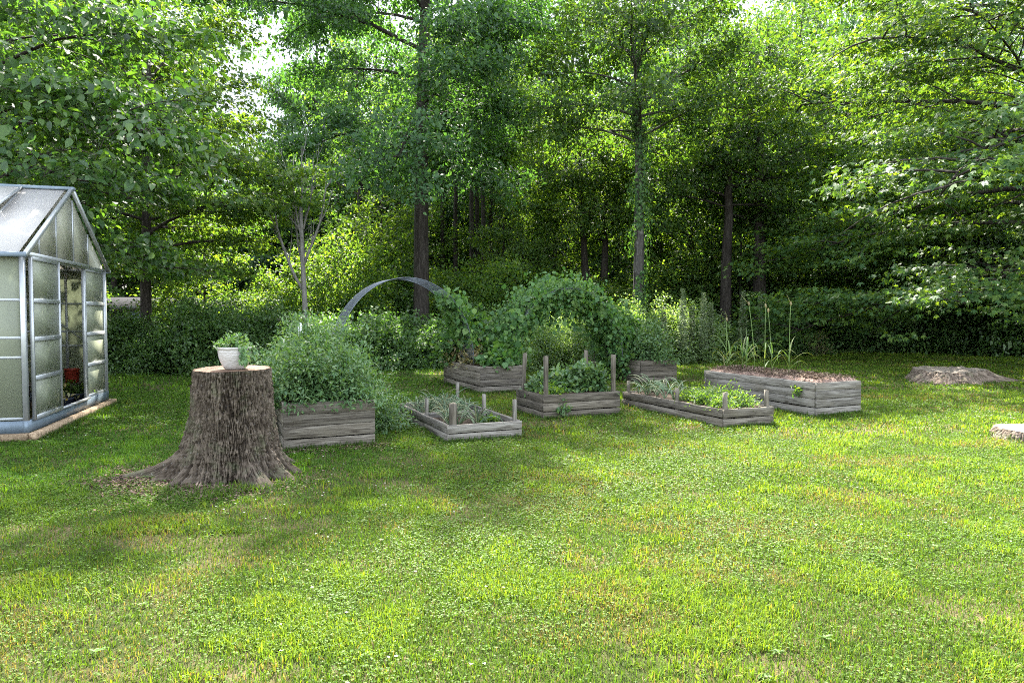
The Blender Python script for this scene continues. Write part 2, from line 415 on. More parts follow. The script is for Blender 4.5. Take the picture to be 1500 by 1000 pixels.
so = bpy.data.objects.new('sun', sl); COL.objects.link(so); so.rotation_euler = S.to_track_quat('Z','Y').to_euler(); so.location = (-10,30,40)
cam = bpy.data.cameras.new('camera'); cam.lens = 24; cam.sensor_width = 36; cam.clip_end = 2000; cam.clip_start = .05
co = bpy.data.objects.new('camera', cam); COL.objects.link(co); co.location = (0,0,CAMH); co.rotation_euler = (math.pi/2 - PITCH, 0, 0)
scene.camera = co
scene.view_settings.view_transform = 'Standard'; scene.view_settings.look = 'None'; scene.view_settings.gamma = 1
scene.view_settings.exposure = 3.1
scene.cycles.use_denoising = False
scene.cycles.filter_width = 1.0; scene.cycles.sample_clamp_direct = .2
scene.cycles.max_bounces = 10; scene.cycles.diffuse_bounces = 4; scene.cycles.transmission_bounces = 6; scene.cycles.transparent_max_bounces = 12

# ------------------------------------------------------------------ raised beds
U = np.array([.912,.41]); V = np.array([-.41,.912]); BED_RZ = math.atan2(.41,.912)
BEDS = []
def board(mb, p0, p1, th, ht, z, out, rng):
    """one plank lying on edge from p0 to p1 (local xy), slightly bowed, chamfered, grain attribute"""
    p0 = np.array(p0, float); p1 = np.array(p1, float); L = np.linalg.norm(p1-p0); t = (p1-p0)/L; o = np.array(out, float)
    k = max(3, int(L/.25)); c = .0025
    prof = [(0,c),(c,0),(th-c,0),(th,c),(th,ht-c),(th-c,ht),(c,ht),(0,ht-c)]
    bow = rng.normal(0,.004); tw = rng.normal(0,.004); off = rng.uniform(0,50,3)
    vs = []; gs = []
    for i in range(k+1):
        f = i/k; b = bow*math.sin(math.pi*f) + tw*(f-.5) + rng.normal(0,.0015)
        dz = rng.normal(0,.0018)
        for a, h in prof:
            xy = p0 + t*L*f + o*(a+b); vs.append((xy[0], xy[1], z+h+dz)); gs.append((L*f+off[0], h+off[1], a+off[2]))
    q = [(i*8+j, i*8+(j+1)%8, i*8+8+(j+1)%8, i*8+8+j) for i in range(k) for j in range(8)]
    mb.add(vs, [np.array(q), np.array([list(range(7,-1,-1))]), np.array([[k*8+j for j in range(8)]])], grain=gs)

def post(mb, x, y, z0, z1, w, rng, lean=(0,0), d=None):
    d = d or w; off = rng.uniform(0,50,3); c = w*.12; vs=[]; gs=[]; k = 4
    prof = [(-w/2+c,-d/2),(w/2-c,-d/2),(w/2,-d/2+c),(w/2,d/2-c),(w/2-c,d/2),(-w/2+c,d/2),(-w/2,d/2-c),(-w/2,-d/2+c)]
    for i in range(k+1):
        f = i/k
        for a, b in prof:
            vs.append((x+a+lean[0]*f, y+b+lean[1]*f, z0+(z1-z0)*f + (rng.normal(0,.004) if i == k else 0))); gs.append(((z1-z0)*f+off[0], a+off[1], b+off[2]))
    q = [(i*8+j, i*8+(j+1)%8, i*8+8+(j+1)%8, i*8+8+j) for i in range(k) for j in range(8)]
    mb.add(vs, [np.array(q), np.array([list(range(7,-1,-1))]), np.array([[k*8+j for j in range(8)]])], grain=gs)

def bed(label, fl, w, l, h, nb, mat, posts=(), soil_h=None, divider=None, soil='soil', seed=0, mound=.03):
    rng = np.random.default_rng(seed); th = .04
    t = thing('garden_bed', label, 'garden bed', (fl[0], fl[1], 0), BED_RZ, 'raised wooden garden beds')
    BEDS.append((np.array(fl), w, l))
    bh = h/nb
    def wall(name, p0, p1, out, m=mat):
        mb = MB()
        for i in range(nb):
            board(mb, p0, p1, th, bh-.005, i*bh+.0025 - (.01 if i == 0 else 0), out, rng)
        return mb.build(name, m, t)
    wall('end_wall', (0,0), (w,0), (0,1)); wall('end_wall', (w,l), (0,l), (0,-1))
    wall('side_wall', (.0,l-.042), (.0,.042), (1,0)); wall('side_wall', (w,.042), (w,l-.042), (-1,0))
    if divider: wall('divider_board', (.045,divider), (w-.045,divider), (0,1))
    for p in posts:
        mb = MB(); post(mb, p[0], p[1], .01, p[2], p[3], rng, p[4] if len(p) > 4 else (0,0)); mb.build('corner_post', mat if len(p) < 6 else p[5], t)
    sh = h-.06 if soil_h is None else soil_h
    g = 26; gx = np.linspace(.042, w-.042, g); gy = np.linspace(.042, l-.042, g*2)
    X, Y = np.meshgrid(gx, gy); e = np.minimum(np.minimum(X, w-X), np.minimum(Y, l-Y))
    Z = sh + np.minimum(e*1.2,.12)*mound/.05 + (vnoise(X,Y,.12,seed)-.5)*.035 + (vnoise(X,Y,.04,seed+3)-.5)*.02
    i = np.arange(g*2-1)[:,None]*g + np.arange(g-1)[None]
    q = np.stack([i,i+1,i+g+1,i+g],-1).reshape(-1,4)
    mb = MB(); mb.add(np.stack([X,Y,Z],-1).reshape(-1,3), q); mb.build('soil', M[soil], t, True)
    return t
def bedpt(fl, x, y):
    p = np.array(fl) + U*x + V*y; return (float(p[0]), float(p[1]))

B1 = ground(416,661); B2 = ground(656,647.6); B3 = ground(704,575.6); B4 = ground(796.4,615); B5 = ground(939,560.7); B6 = ground(1061,626); B7 = ground(1196,609)
bed('tall weathered wooden bed beside the big tree stump, full of bushy herbs', B1, 1.07, 2.4, .56, 4, M['wood'], seed=1, soil_h=.48)
bed('low pale grey wooden bed with a cross board, holding flopped onions', B2, 1.02, 2.4, .21, 2, M['wood_pale'], divider=1.17, seed=2, soil_h=.08, mound=.02,
    posts=[(.10,.09,.47,.085,(0,0),M['wood_dark']), (.955,.085,.48,.045), (.075,1.13,.42,.042), (.93,1.10,.44,.048), (.95,2.3,.50,.048)])
bed('tall grey wooden bed at the back left under the vine arch, with wilted plants', B3, .98, 2.35, .53, 4, M['wood'], seed=3, soil_h=.46)
bed('dark wooden bed with tall stakes at its corners and leafy potato plants', B4, 1.36, 1.0, .377, 3, M['wood_dark'], seed=4, soil_h=.30,
    posts=[(.075,.075,.96,.06,(0,0)), (.075,.93,.96,.055,(.05,0)), (1.28,.075,.96,.06), (1.28,.93,.98,.055)])
bed('tall dark wooden bed at the back centre with dense leafy plants', B5, 1.02, 2.5, .51, 4, M['wood_dark'], seed=5, soil_h=.45)
bed('long low wooden bed with short posts, weeds in front and drooping onions behind', B6, .92, 2.58, .25, 2, M['wood'], seed=6, soil_h=.17, mound=.03,
    posts=[(.07,.07,.49,.055), (.85,.075,.48,.055), (.07,1.15,.44,.05), (.07,2.5,.43,.05), (.85,2.5,.45,.05), (.85,1.3,.40,.045)])
bed('long tall wooden bed on the right, topped with brown mulch and leek stalks', B7, .99, 2.66, .52, 4, M['wood_pale'], seed=7, soil_h=.485, soil='mulch', mound=.03)
BN = {k: v for k, v in zip((1,2,3,4,5,6,7), (B1,B2,B3,B4,B5,B6,B7))}

# ------------------------------------------------------------------ trees
def Tpos(px, Y): return (xat(px, Y), Y)
big = tree('shade_tree', 'tall dark green shade tree with straight thick trunk behind the wire arch', Tpos(617,27), M['bark'], M['leaf_dark'], seed=11, H=26, cb=7.2, Rad=5.8, tr=.31, nl=46, leaves=85000, ls=.17, lw=.6, low_el=6, hi_el=62, droop=34, clump=24, cs=.30, flat=.55, rz=0, bias=(-.5,-.7,.18))
ivyt = tree('ivy_clad_tree', 'slender grey trunked tree with ivy climbing it, right of the vine arch', Tpos(935,24), M['bark_grey'], M['leaf_mid'], seed=12, H=15, cb=7.2, Rad=3.8, tr=.20, nl=34, leaves=30000, ls=.145, rz=1.2)
iv = MB(); rng = np.random.default_rng(77); n = 5200
zz = rng.random(n)**.9*10.5; th = rng.random(n)*6.283; rd = .17 + np.abs(rng.normal(0,.17,n))*np.clip(zz/4,.35,1)
keep = vnoise(zz*1.2, th*.6, 1.0, 5) > .38; zz, th, rd = zz[keep], th[keep], rd[keep]
P = np.stack([np.cos(th)*rd, np.sin(th)*rd, zz+.3], -1); out = np.stack([np.cos(th), np.sin(th), np.full(len(th), .25)], -1)
put_leaves(iv, P, np.stack([rng.normal(0,.5,len(th)), rng.normal(0,.5,len(th)), -np.ones(len(th))], -1), out+rng.normal(0,.3,out.shape), .11, .09, T_QUAD)
iv.build('ivy', M['leaf_vine'], ivyt)
t3 = tree('dark_trunk_tree', 'tree with the right, thicker of two dark trunks behind the mulch bed stalks', Tpos(1112,30), M['bark'], M['leaf_mid'], seed=13, H=15, cb=6.0, Rad=4.6, tr=.31, nl=34, leaves=22000, ls=.16, rz=2.0, droop=22)
t4 = tree('dark_trunk_tree', 'tree with the left of two dark trunks behind the mulch bed stalks', Tpos(1062,29), M['bark'], M['leaf_mid'], seed=14, H=13.4, cb=5.6, Rad=3.8, tr=.25, nl=28, leaves=15000, ls=.16, rz=.7)
tw = tree('twin_trunk_tree', 'left stem of the dark twin trunks behind the vine arch', Tpos(864,33), M['bark'], M['leaf_bright'], seed=15, H=11.8, cb=5.2, Rad=3.4, tr=.22, nl=28, leaves=14000, ls=.16, lean=(-.6,0))
tw2 = dup(tw, (xat(881,33.4),33.4,0), 2.1, (1,1,.95), 'right stem of the dark twin trunks behind the vine arch')
right = tree('maple_tree', 'spreading maple at the right edge with layered yellow green sprays', Tpos(1535,20.5), M['bark'], M['leaf_maple'], seed=16, H=17, cb=1.7, Rad=7.8, tr=.34, nl=56, leaves=120000, ls=.125, lw=.9, low_el=8, hi_el=60, droop=36, clump=34, cs=.32, flat=.2, vj=14, nj=.4, tmpl=T_LOBE, bias=(-.9,.5,.22), rz=0)
left = tree('forked_tree', 'tall forked tree behind the greenhouse roof with dark limbs', Tpos(128,24), M['bark'], M['leaf_mid'], seed=17, H=19, cb=3.4, Rad=5.0, tr=.28, nl=42, leaves=36000, ls=.15, rz=.9)
yel = tree('maple_tree', 'yellow green maple left of the dead tree, trunk before the blue house', Tpos(214,20), M['bark'], M['leaf_bright'], seed=18, H=11.6, cb=2.6, Rad=4.2, tr=.15, nl=38, leaves=38000, ls=.128, lw=.85, low_el=8, droop=26, flat=.22, vj=14, nj=.42, tmpl=T_LOBE, clump=30, cs=.3, rz=0, bias=(-1,0,.12))
near = tree('elm_tree', 'broad large leaved tree overhanging the greenhouse', (-10.4,13.6), M['bark'], M['leaf_large'], seed=19, H=10.2, cb=3.3, Rad=4.4, tr=.17, nl=38, leaves=30000, ls=.165, lw=.62, low_el=2, droop=30, tmpl=T_LEAF, clump=11, cs=.24, flat=.35, vj=16, twig_tubes=True, rz=.6)

mid_proto = tree('forest_tree', 'bright leafy tree between the shade tree and the ivy clad trunk', Tpos(790,43), M['bark'], M['leaf_mid'], seed=21, H=19.5, cb=3.4, Rad=4.8, tr=.20, nl=38, leaves=25000, ls=.165, group='leafy forest trees at the wood edge')
for px, Y, rz, sc, lab in [
    (1012,34,1.0,(1,1,.98),'leafy tree between the ivy clad trunk and the dark trunks'),
    (1205,34,2.2,(1.05,1.05,.78),'leafy tree right of the thick dark trunk'),
    (1310,31,3.3,(1.1,1.1,.7),'leafy tree behind the maple sprays on the right'),
    (1420,29,4.0,(1,1,.66),'dark leaved tree behind the maple at right edge'),
    (528,42,2.9,(1.1,1.1,1.0),'leafy tree behind the dead tree and left of the shade tree'),
    (20,29,5.0,(1.2,1.2,.98),'leafy tree far left behind the greenhouse'),
    (215,27,.5,(.8,.8,.78),'leafy tree behind the yellow green maple')]:
    dup(mid_proto, (xat(px,Y),Y,0), rz, sc, lab)
poles = tree('slim_tree', 'slim dark trunk in the cluster right of the shade tree', Tpos(668,36), M['bark'], M['leaf_mid'], seed=22, H=17, cb=9.5, Rad=3.0, tr=.13, nl=16, leaves=8000, ls=.17, group='slim trunks right of the shade tree')
for px, Y, rz in [(690,35,1),(698,36,2),(708,34.5,3.2),(650,38,4.4),(720,37,5.1)]:
    dup(poles, (xat(px,Y),Y,0), rz, (1,1,1.0))
dup(poles, (xat(1157,33),33,0), .4, (1.1,1.1,1.0), 'slim dark trunk between the thick trunk and the maple').__delitem__('group')
sap = tree('sapling', 'bushy sapling filling the wood edge behind the garden', Tpos(560,33), M['bark'], M['leaf_bright'], seed=23, H=7.5, cb=.5, Rad=2.9, tr=.07, nl=26, leaves=11000, ls=.16, low_el=10, droop=20, group='saplings filling the wood edge')
for q, (px, Y, s_) in enumerate([(500,35,.9),(625,37,1.1),(738,33,.85),(768,31.5,.7),(655,41,1.2),(810,34,.95),(740,38,1.2),(905,36,1.15),(965,33,.85),(1035,33,1.1),(1085,31.5,1.0),(1140,32.5,1.1),(1010,38,1.2),(1110,38,1.2),(1185,34,.9),(1235,36.5,1.1),(1290,35,1.0),(1350,34,1.0),(1420,33,1.0),(1490,31,1.0),(300,30,.8),(65,30,.8)]):
    dup(sap, (xat(px,Y),Y,0), q*1.7, (s_,s_,s_*(.9+.05*(q%4))))

# dead tree
rng = np.random.default_rng(5); dm = MB()
dt = thing('dead_tree', 'bare pale grey dead tree with leafless branches left of the shade tree', 'tree', (xat(446,21.2),21.2,0))
dt.scale = (.5,.5,.68)
def deadlimb(p, az, el, L, r, depth):
    pts = [np.array(p, float)]
    for i in range(6):
        a = az + rng.normal(0,.12); e = el + .10*i + rng.normal(0,.06)
        pts.append(pts[-1] + L/6*np.array([math.cos(e)*math.cos(a), math.cos(e)*math.sin(a), math.sin(e)]))
    dm.tube(pts, np.linspace(r, r*.3, 7), 6)
    if depth:
        for k in range(4 if depth > 1 else 3):
            i = rng.integers(1,6); deadlimb(pts[i], az+rng.choice([-1,1])*rng.uniform(.4,1.3), el*.55+rng.uniform(0,.4), L*rng.uniform(.35,.6), r*.42, depth-1)
dm.tube([(0,0,-.1),(.05,0,2.5),(-.1,.05,5.2),(-.15,0,7.4)], [.20,.17,.14,.10], 9)
for z, az, el, L, r in [(3.4,3.0,.9,5.0,.11),(4.2,2.5,1.0,4.2,.09),(4.6,.2,1.0,4.5,.09),(5.6,3.4,1.15,4.0,.08),(6.2,.6,1.1,3.4,.07),(7.2,2.0,1.3,2.8,.07)]:
    deadlimb((0,0,z), az, el, L, r, 2)
dm.build('trunk', M['bark_dead'], dt, True)

# far wood: individual trees sharing two meshes
far1 = tree('background_tree', 'leafy tree deep in the wood behind the garden', (xat(-60,44),44), M['bark'], M['leaf_mid'], seed=31, H=15, cb=.8, Rad=4.2, tr=.18, nl=40, leaves=34000, ls=.20, group='trees deep in the wood')
far2 = tree('background_tree', 'leafy tree deep in the wood behind the garden', (xat(400,46),46), M['bark'], M['leaf_dark'], seed=32, H=14, cb=.6, Rad=3.8, tr=.18, nl=40, leaves=34000, ls=.20, group='trees deep in the wood')
rr = random.Random(3)
for px in range(30, 1620, 125):
    Y = 46 + rr.uniform(-3,4)
    src = far1 if rr.random() < .55 else far2
    hs = 1.12 if not 300 < px < 520 else .86
    dup(src, (xat(px+rr.uniform(-20,20),Y),Y,0), rr.uniform(0,6.28), (1.05,1.05,hs*rr.uniform(.92,1.1)))
for px in range(-80, 1650, 78):
    Y = 56 + rr.uniform(-3,5)
    src = far2 if rr.random() < .6 else far1
    hs = 1.9 if not 225 < px < 450 else .85
    dup(src, (xat(px+rr.uniform(-20,20),Y),Y,0), rr.uniform(0,6.28), (1.35,1.35,hs*rr.uniform(.95,1.15)))

# ------------------------------------------------------------------ shrubs along the wood edge
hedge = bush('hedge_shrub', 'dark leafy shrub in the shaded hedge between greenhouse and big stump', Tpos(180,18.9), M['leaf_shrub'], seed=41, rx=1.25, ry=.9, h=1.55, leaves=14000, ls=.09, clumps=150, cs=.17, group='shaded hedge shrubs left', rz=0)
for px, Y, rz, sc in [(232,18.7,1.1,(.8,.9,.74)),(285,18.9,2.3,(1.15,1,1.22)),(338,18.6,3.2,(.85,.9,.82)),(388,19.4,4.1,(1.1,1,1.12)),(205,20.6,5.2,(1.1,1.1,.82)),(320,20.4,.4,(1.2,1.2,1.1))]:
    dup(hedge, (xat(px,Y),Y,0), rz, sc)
leafy = bush('leafy_shrub', 'low leafy bramble behind the herb bed, under the wire arch', Tpos(440,20.4), M['leaf_shrub'], seed=42, rx=1.2, ry=.9, h=1.2, leaves=11000, ls=.095, lw=.7, clumps=110, cs=.17, group='brambles under the wire arch')
for px, Y, rz, sc in [(496,20.0,1.1,(.85,.9,.8)),(550,20.7,2.3,(1.15,1,1.2)),(606,20.5,3.2,(.9,.9,.85)),(655,21.2,4.1,(1,1,1.15)),(470,22.5,5.0,(1.3,1.2,1.2)),(590,23,.5,(1.3,1.2,1.25)),(700,21.8,2.7,(1,1,1.1))]:
    dup(leafy, (xat(px,Y),Y,0), rz, sc)
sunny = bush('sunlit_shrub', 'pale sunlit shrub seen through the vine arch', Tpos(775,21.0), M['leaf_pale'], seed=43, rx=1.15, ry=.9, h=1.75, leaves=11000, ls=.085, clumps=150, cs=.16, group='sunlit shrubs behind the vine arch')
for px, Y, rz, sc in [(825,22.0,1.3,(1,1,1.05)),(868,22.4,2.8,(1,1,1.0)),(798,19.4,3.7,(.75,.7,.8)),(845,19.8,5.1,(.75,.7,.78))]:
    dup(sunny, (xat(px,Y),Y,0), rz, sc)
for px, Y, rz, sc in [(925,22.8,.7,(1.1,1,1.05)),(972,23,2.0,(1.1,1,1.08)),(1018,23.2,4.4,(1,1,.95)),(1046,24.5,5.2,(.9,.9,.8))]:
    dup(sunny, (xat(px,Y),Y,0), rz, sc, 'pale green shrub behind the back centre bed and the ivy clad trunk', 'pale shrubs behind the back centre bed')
for px, Y, rz, sc, lab in [
    (1085,25.5,.4,(1.2,1,1.0),'dark green bush behind the mulch bed stalks'),
    (1128,27.5,1.9,(1.1,1,1.05),'leafy bush behind the right end of the mulch bed stalks'),
    (1172,27,3.1,(.8,.8,.65),'small green bush right of the tall stalks')]:
    dup(leafy, (xat(px,Y),Y,0), rz, sc, lab)['group'] = 'bushes behind the mulch bed'
twiggy = bush('dry_bush', 'reddish brown dry twiggy bush at the lawn edge', Tpos(1196,26.5), M['leaf_wilt'], seed=44, rx=.55, ry=.5, h=.95, leaves=1600, ls=.05, lw=.35, clumps=60, cs=.12, stems=30)
for px, Y, rz, sc, lab in [
    (1228,34,.8,(1.3,1.2,1.5),'sunlit pale green shrub in the gap left of the dark thicket')]:
    o = dup(sunny, (xat(px,Y),Y,0), rz, sc, lab); del o['group']
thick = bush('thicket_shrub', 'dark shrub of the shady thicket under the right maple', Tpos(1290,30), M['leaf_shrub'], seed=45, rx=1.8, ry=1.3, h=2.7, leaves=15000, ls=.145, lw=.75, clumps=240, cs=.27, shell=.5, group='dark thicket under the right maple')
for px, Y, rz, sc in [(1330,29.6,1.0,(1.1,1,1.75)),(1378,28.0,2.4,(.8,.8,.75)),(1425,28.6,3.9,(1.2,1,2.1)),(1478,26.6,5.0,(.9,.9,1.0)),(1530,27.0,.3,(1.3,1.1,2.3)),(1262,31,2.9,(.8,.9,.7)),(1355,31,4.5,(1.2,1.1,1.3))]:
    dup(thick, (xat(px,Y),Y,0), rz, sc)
glow = bush('understory_shrub', 'large yellow green understory shrub below the dead tree', Tpos(450,26.5), M['leaf_bright'], seed=46, rx=1.9, ry=1.4, h=3.4, leaves=12500, ls=.15, clumps=180, cs=.26, shell=.5, group='tall understory shrubs')
for px, Y, rz, sc, lab in [
    (525,27.5,1.0,(1,1,1.15),'yellow green understory shrub between dead tree and shade tree'),
    (405,27,2.0,(.8,.8,.8),'yellow green understory shrub right of the yellow green maple'),
    (665,29,4.2,(1,1,.9),'understory shrub at the foot of the slim trunks'),
    (730,28,5.5,(1,1,.95),'understory shrub left of the vine arch top'),
    (570,31,.2,(1.2,1.2,1.35),'tall understory shrub just left of the shade tree trunk'),
    (790,30,.9,(1.1,1.1,.95),'understory shrub above the vine arch'),
    (262,24,3.9,(.9,.9,.72),'yellow green shrub under the maple left of the dead tree'),
    (905,30,1.6,(1,1,.7),'understory shrub left of the ivy clad trunk'),
    (985,31,3.6,(1.2,1.2,1.0),'understory shrub right of the ivy clad trunk')]:
    dup(glow, (xat(px,Y),Y,0), rz, sc, lab)
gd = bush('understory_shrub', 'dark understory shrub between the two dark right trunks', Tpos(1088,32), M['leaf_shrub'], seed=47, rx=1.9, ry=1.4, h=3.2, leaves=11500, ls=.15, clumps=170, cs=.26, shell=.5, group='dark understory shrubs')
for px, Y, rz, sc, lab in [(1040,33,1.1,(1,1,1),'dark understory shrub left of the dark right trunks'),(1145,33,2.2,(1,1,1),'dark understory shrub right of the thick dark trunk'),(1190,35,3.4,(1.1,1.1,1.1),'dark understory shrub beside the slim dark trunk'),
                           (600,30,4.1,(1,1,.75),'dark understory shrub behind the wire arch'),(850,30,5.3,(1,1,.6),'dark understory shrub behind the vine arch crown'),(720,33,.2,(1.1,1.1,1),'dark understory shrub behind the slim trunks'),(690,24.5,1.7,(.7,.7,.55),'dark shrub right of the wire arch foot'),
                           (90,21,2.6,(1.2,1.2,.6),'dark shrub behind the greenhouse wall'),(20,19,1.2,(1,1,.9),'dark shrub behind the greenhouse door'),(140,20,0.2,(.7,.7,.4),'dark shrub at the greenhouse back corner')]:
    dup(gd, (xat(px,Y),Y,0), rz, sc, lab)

# tall flower spikes among the pale shrubs
def spike(seed, h):
    rng = np.random.default_rng(seed); w = MB(); f = MB()
    w.tube([(0,0,0),(.01,.01,h*.5),(rng.normal(0,.05),0,h)], [.010,.008,.003], 5)
    n = 620; z = h*(.2+.8*rng.random(n)); th = rng.random(n)*6.283
    P = np.stack([np.cos(th)*.02, np.sin(th)*.02, z], -1); D = np.stack([np.cos(th), np.sin(th), np.full(n,.5)], -1)
    put_leaves(f, P, D, rand_dirs(rng,n,1,.4), (.20*(1.1-z/h)+.05)*rng.uniform(.7,1.2,n), .045, T_QUAD); return w, f
M['leaf_spike'] = leaf_mat('leaf_spike', [(.13,.18,.10),(.19,.235,.15),(.25,.285,.20)], trans=(1.3,1.4,.8), tr=.4)
w, f = spike(51, 2.4)
sp = thing('spike_plant', 'tall pale leafy spike right of the ivy clad trunk', 'plant', (*Tpos(1000,21.7),0), 0, 'tall leafy spikes')
w.build('stem', M['stem'], sp, True); f.build('leaf', M['leaf_spike'], sp)
for px, Y, s in [(1030,21.8,.95),(1013,22.2,.78),(972,21.6,.7),(1041,22.3,.82),(1088,23.6,1.0),(1113,23.9,.95)]:
    dup(sp, (xat(px,Y),Y,0), px, (1,1,s))

# ------------------------------------------------------------------ plants in the beds
def in_bed(k, x, y): return bedpt(BN[k], x, y)
for i, (x, y, rx, h, lab) in enumerate([
    (.20,.34,.40,.82,'bushy blue green herb overhanging the left front corner of the bed by the stump'),
    (.80,.36,.42,.80,'bushy blue green herb in the right front of the bed by the stump'),
    (.30,1.15,.52,.98,'tall bushy herb in the left middle of the bed by the stump'),
    (.85,1.25,.50,.94,'tall bushy herb in the right middle of the bed by the stump'),
    (.50,2.05,.55,1.0,'tall bushy herb at the back of the bed by the stump')]):
    bush('herb_plant', lab, in_bed(1,x,y), M['leaf_herb'], 'herb', 'herbs in the bed by the stump', seed=60+i, rx=rx, ry=rx, h=h, leaves=5200, ls=.062, lw=.42, clumps=120, cs=.085, stems=40, z=.46, stem_mat=M['stem'], part='foliage', tmpl=T_LEAF, shell=.45, sw=.006, droop=.35)
bush('herb_plant', 'trailing pale herb spilling onto the grass right of the herb bed', in_bed(1,1.42,1.05), M['leaf_herb'], 'herb', None, seed=66, rx=.42, ry=.55, h=.62, leaves=2600, ls=.06, lw=.36, clumps=80, cs=.08, stems=30, z=.0, stem_mat=M['stem'], tmpl=T_LEAF, shell=.4)
bush('herb_plant', 'dark leafy plant beside the left wall of the herb bed', in_bed(1,-.28,1.0), M['leaf_herb'], 'herb', None, seed=67, rx=.26, ry=.55, h=.8, leaves=1800, ls=.07, lw=.5, clumps=50, cs=.08, stems=16, z=.0, stem_mat=M['stem'], tmpl=T_LEAF)

# onions: strap leaves flopping over
def onion_parts(seed, nl=7, L=.42):
    rng = np.random.default_rng(seed); mb = MB()
    for i in range(nl):
        az = rng.random()*6.283; pts = [np.array([0,0,0.])]; e = rng.uniform(.9,1.5); l = L*rng.uniform(.6,1.2)
        bend = rng.uniform(.15,.55)
        for k in range(6):
            pts.append(pts[-1] + l/6*np.array([math.cos(e)*math.cos(az), math.cos(e)*math.sin(az), math.sin(e)])); e -= bend*(1.4 if k > 2 else .6)
        pts = np.array(pts); pts[:,2] = np.maximum(pts[:,2], .008)
        mb.tube(pts, [.007,.008,.008,.007,.006,.004,.0015], 5)
    return mb
on_me = [onion_parts(100+i, 7, .46).mesh('leaf', M['leaf_onion'], True) for i in range(5)]
rng = np.random.default_rng(8)
def plant_onions(k, spots, z, label, group):
    for i, (x, y) in enumerate(spots):
        p = in_bed(k, x, y); t = thing('onion_plant', label, 'onion', (*p, z), rng.random()*6.28, group); s = rng.uniform(.75,1.2); t.scale = (s,s,s)
        o = bpy.data.objects.new('leaf', on_me[i % 5]); COL.objects.link(o); o.parent = t
plant_onions(2, [(x+rng.normal(0,.03), y+rng.normal(0,.03)) for x in (.22,.42,.60,.78) for y in (1.38,1.58,1.78,1.98,2.2)] , .09, 'flopped onion in the back half of the low pale bed', 'onions in the back of the low pale bed')
plant_onions(2, [(.16,.35),(.2,.6),(.3,.85),(.45,.95),(.62,.55),(.75,.9),(.5,.3),(.3,.45)], .09, 'flopped onion in the front half of the low pale bed', 'onions in the front of the low pale bed')
plant_onions(6, [(.10,1.5),(.12,1.75),(.10,2.0),(.12,2.25),(.3,2.3),(.5,2.35),(.3,2.0),(.7,2.3),(.62,2.05),(.12,1.3),(.75,1.85)], .2, 'onion with drooping leaves at the back of the long low bed', 'onions in the long low bed')
sm = bush('weed_clump', 'small bright weed in the front half of the low pale bed', in_bed(2,.74,.42), M['leaf_bright'], 'weed', None, seed=70, rx=.13, ry=.12, h=.13, leaves=260, ls=.06, lw=.5, clumps=26, cs=.03, stems=8, z=.09, stem_mat=M['stem'], tmpl=T_LEAF)
wd = bush('weed_clump', 'bright green weed clump in the front of the long low bed', in_bed(6,.25,.3), M['leaf_bright'], 'weed', 'weeds in the long low bed', seed=71, rx=.2, ry=.2, h=.20, leaves=900, ls=.05, lw=.42, clumps=60, cs=.05, stems=20, z=.19, stem_mat=M['stem'], tmpl=T_LEAF)
for i, (x, y, s) in enumerate([(.6,.28,1.0),(.3,.7,1.1),(.65,.65,1.2),(.3,1.05,1.0),(.66,1.05,1.05),(.45,.48,.9),(.5,1.35,.9),(.72,1.45,.8)]):
    dup(wd, (*in_bed(6,x,y), .19), i*1.3, (s,s,s*1.05))

# potato plants in the staked bed
for i, (x, y, rx, h, ls, lab) in enumerate([
    (.98,.38,.32,.50,.10,'large dark leafy potato plant on the right of the staked bed'),
    (.62,.52,.28,.36,.10,'leafy potato plant in the middle of the staked bed'),
    (.32,.62,.22,.27,.09,'small potato plant at the left back of the staked bed'),
    (.98,.75,.28,.44,.10,'leafy potato plant at the right back of the staked bed'),
    (.30,.25,.16,.14,.07,'lowest yellow green seedling at the left front of the staked bed')]):
    bush('potato_plant', lab, in_bed(4,x,y), M['leaf_herb'] if i < 4 else M['leaf_bright'], 'plant', 'plants in the staked bed', seed=80+i, rx=rx, ry=rx, h=h, leaves=int(1500*rx/.28), ls=ls*.85, lw=.62, clumps=60, cs=.06, stems=16, z=.31, stem_mat=M['stem'], tmpl=T_LEAF, shell=.55)
bush('weed_clump', 'little weed growing from the front boards of the staked bed', tuple(np.array(in_bed(4,.32,0))-V*.04), M['leaf_herb'], 'weed', None, seed=86, rx=.09, ry=.05, h=.2, leaves=70, ls=.07, lw=.6, clumps=14, cs=.03, stems=6, z=.08, stem_mat=M['stem'], tmpl=T_LEAF)
bush('weed_clump', 'little weed growing from the corner boards of the mulch bed', tuple(np.array(in_bed(7,0,.35))-U*.03), M['leaf_bright'], 'weed', None, seed=87, rx=.07, ry=.09, h=.18, leaves=70, ls=.07, lw=.5, clumps=14, cs=.03, stems=6, z=.30, stem_mat=M['stem'], tmpl=T_LEAF)
# back centre bed
for i, (x, y, rx, h, lab) in enumerate([
    (.5,.4,.50,.92,'dense leafy plant at the front of the back centre bed'),
    (.3,1.2,.50,.98,'dense leafy plant in the middle of the back centre bed'),
    (.7,1.6,.52,1.05,'dense leafy plant at the right of the back centre bed'),
    (.4,2.2,.50,1.0,'dense leafy plant at the back of the back centre bed')]):
    bush('tomato_plant', lab, in_bed(5,x,y), M['leaf_herb'], 'plant', 'plants in the back centre bed', seed=90+i, rx=rx, ry=rx, h=h, leaves=3600, ls=.085, lw=.5, clumps=110, cs=.10, stems=30, z=.44, stem_mat=M['stem'], shell=.5)
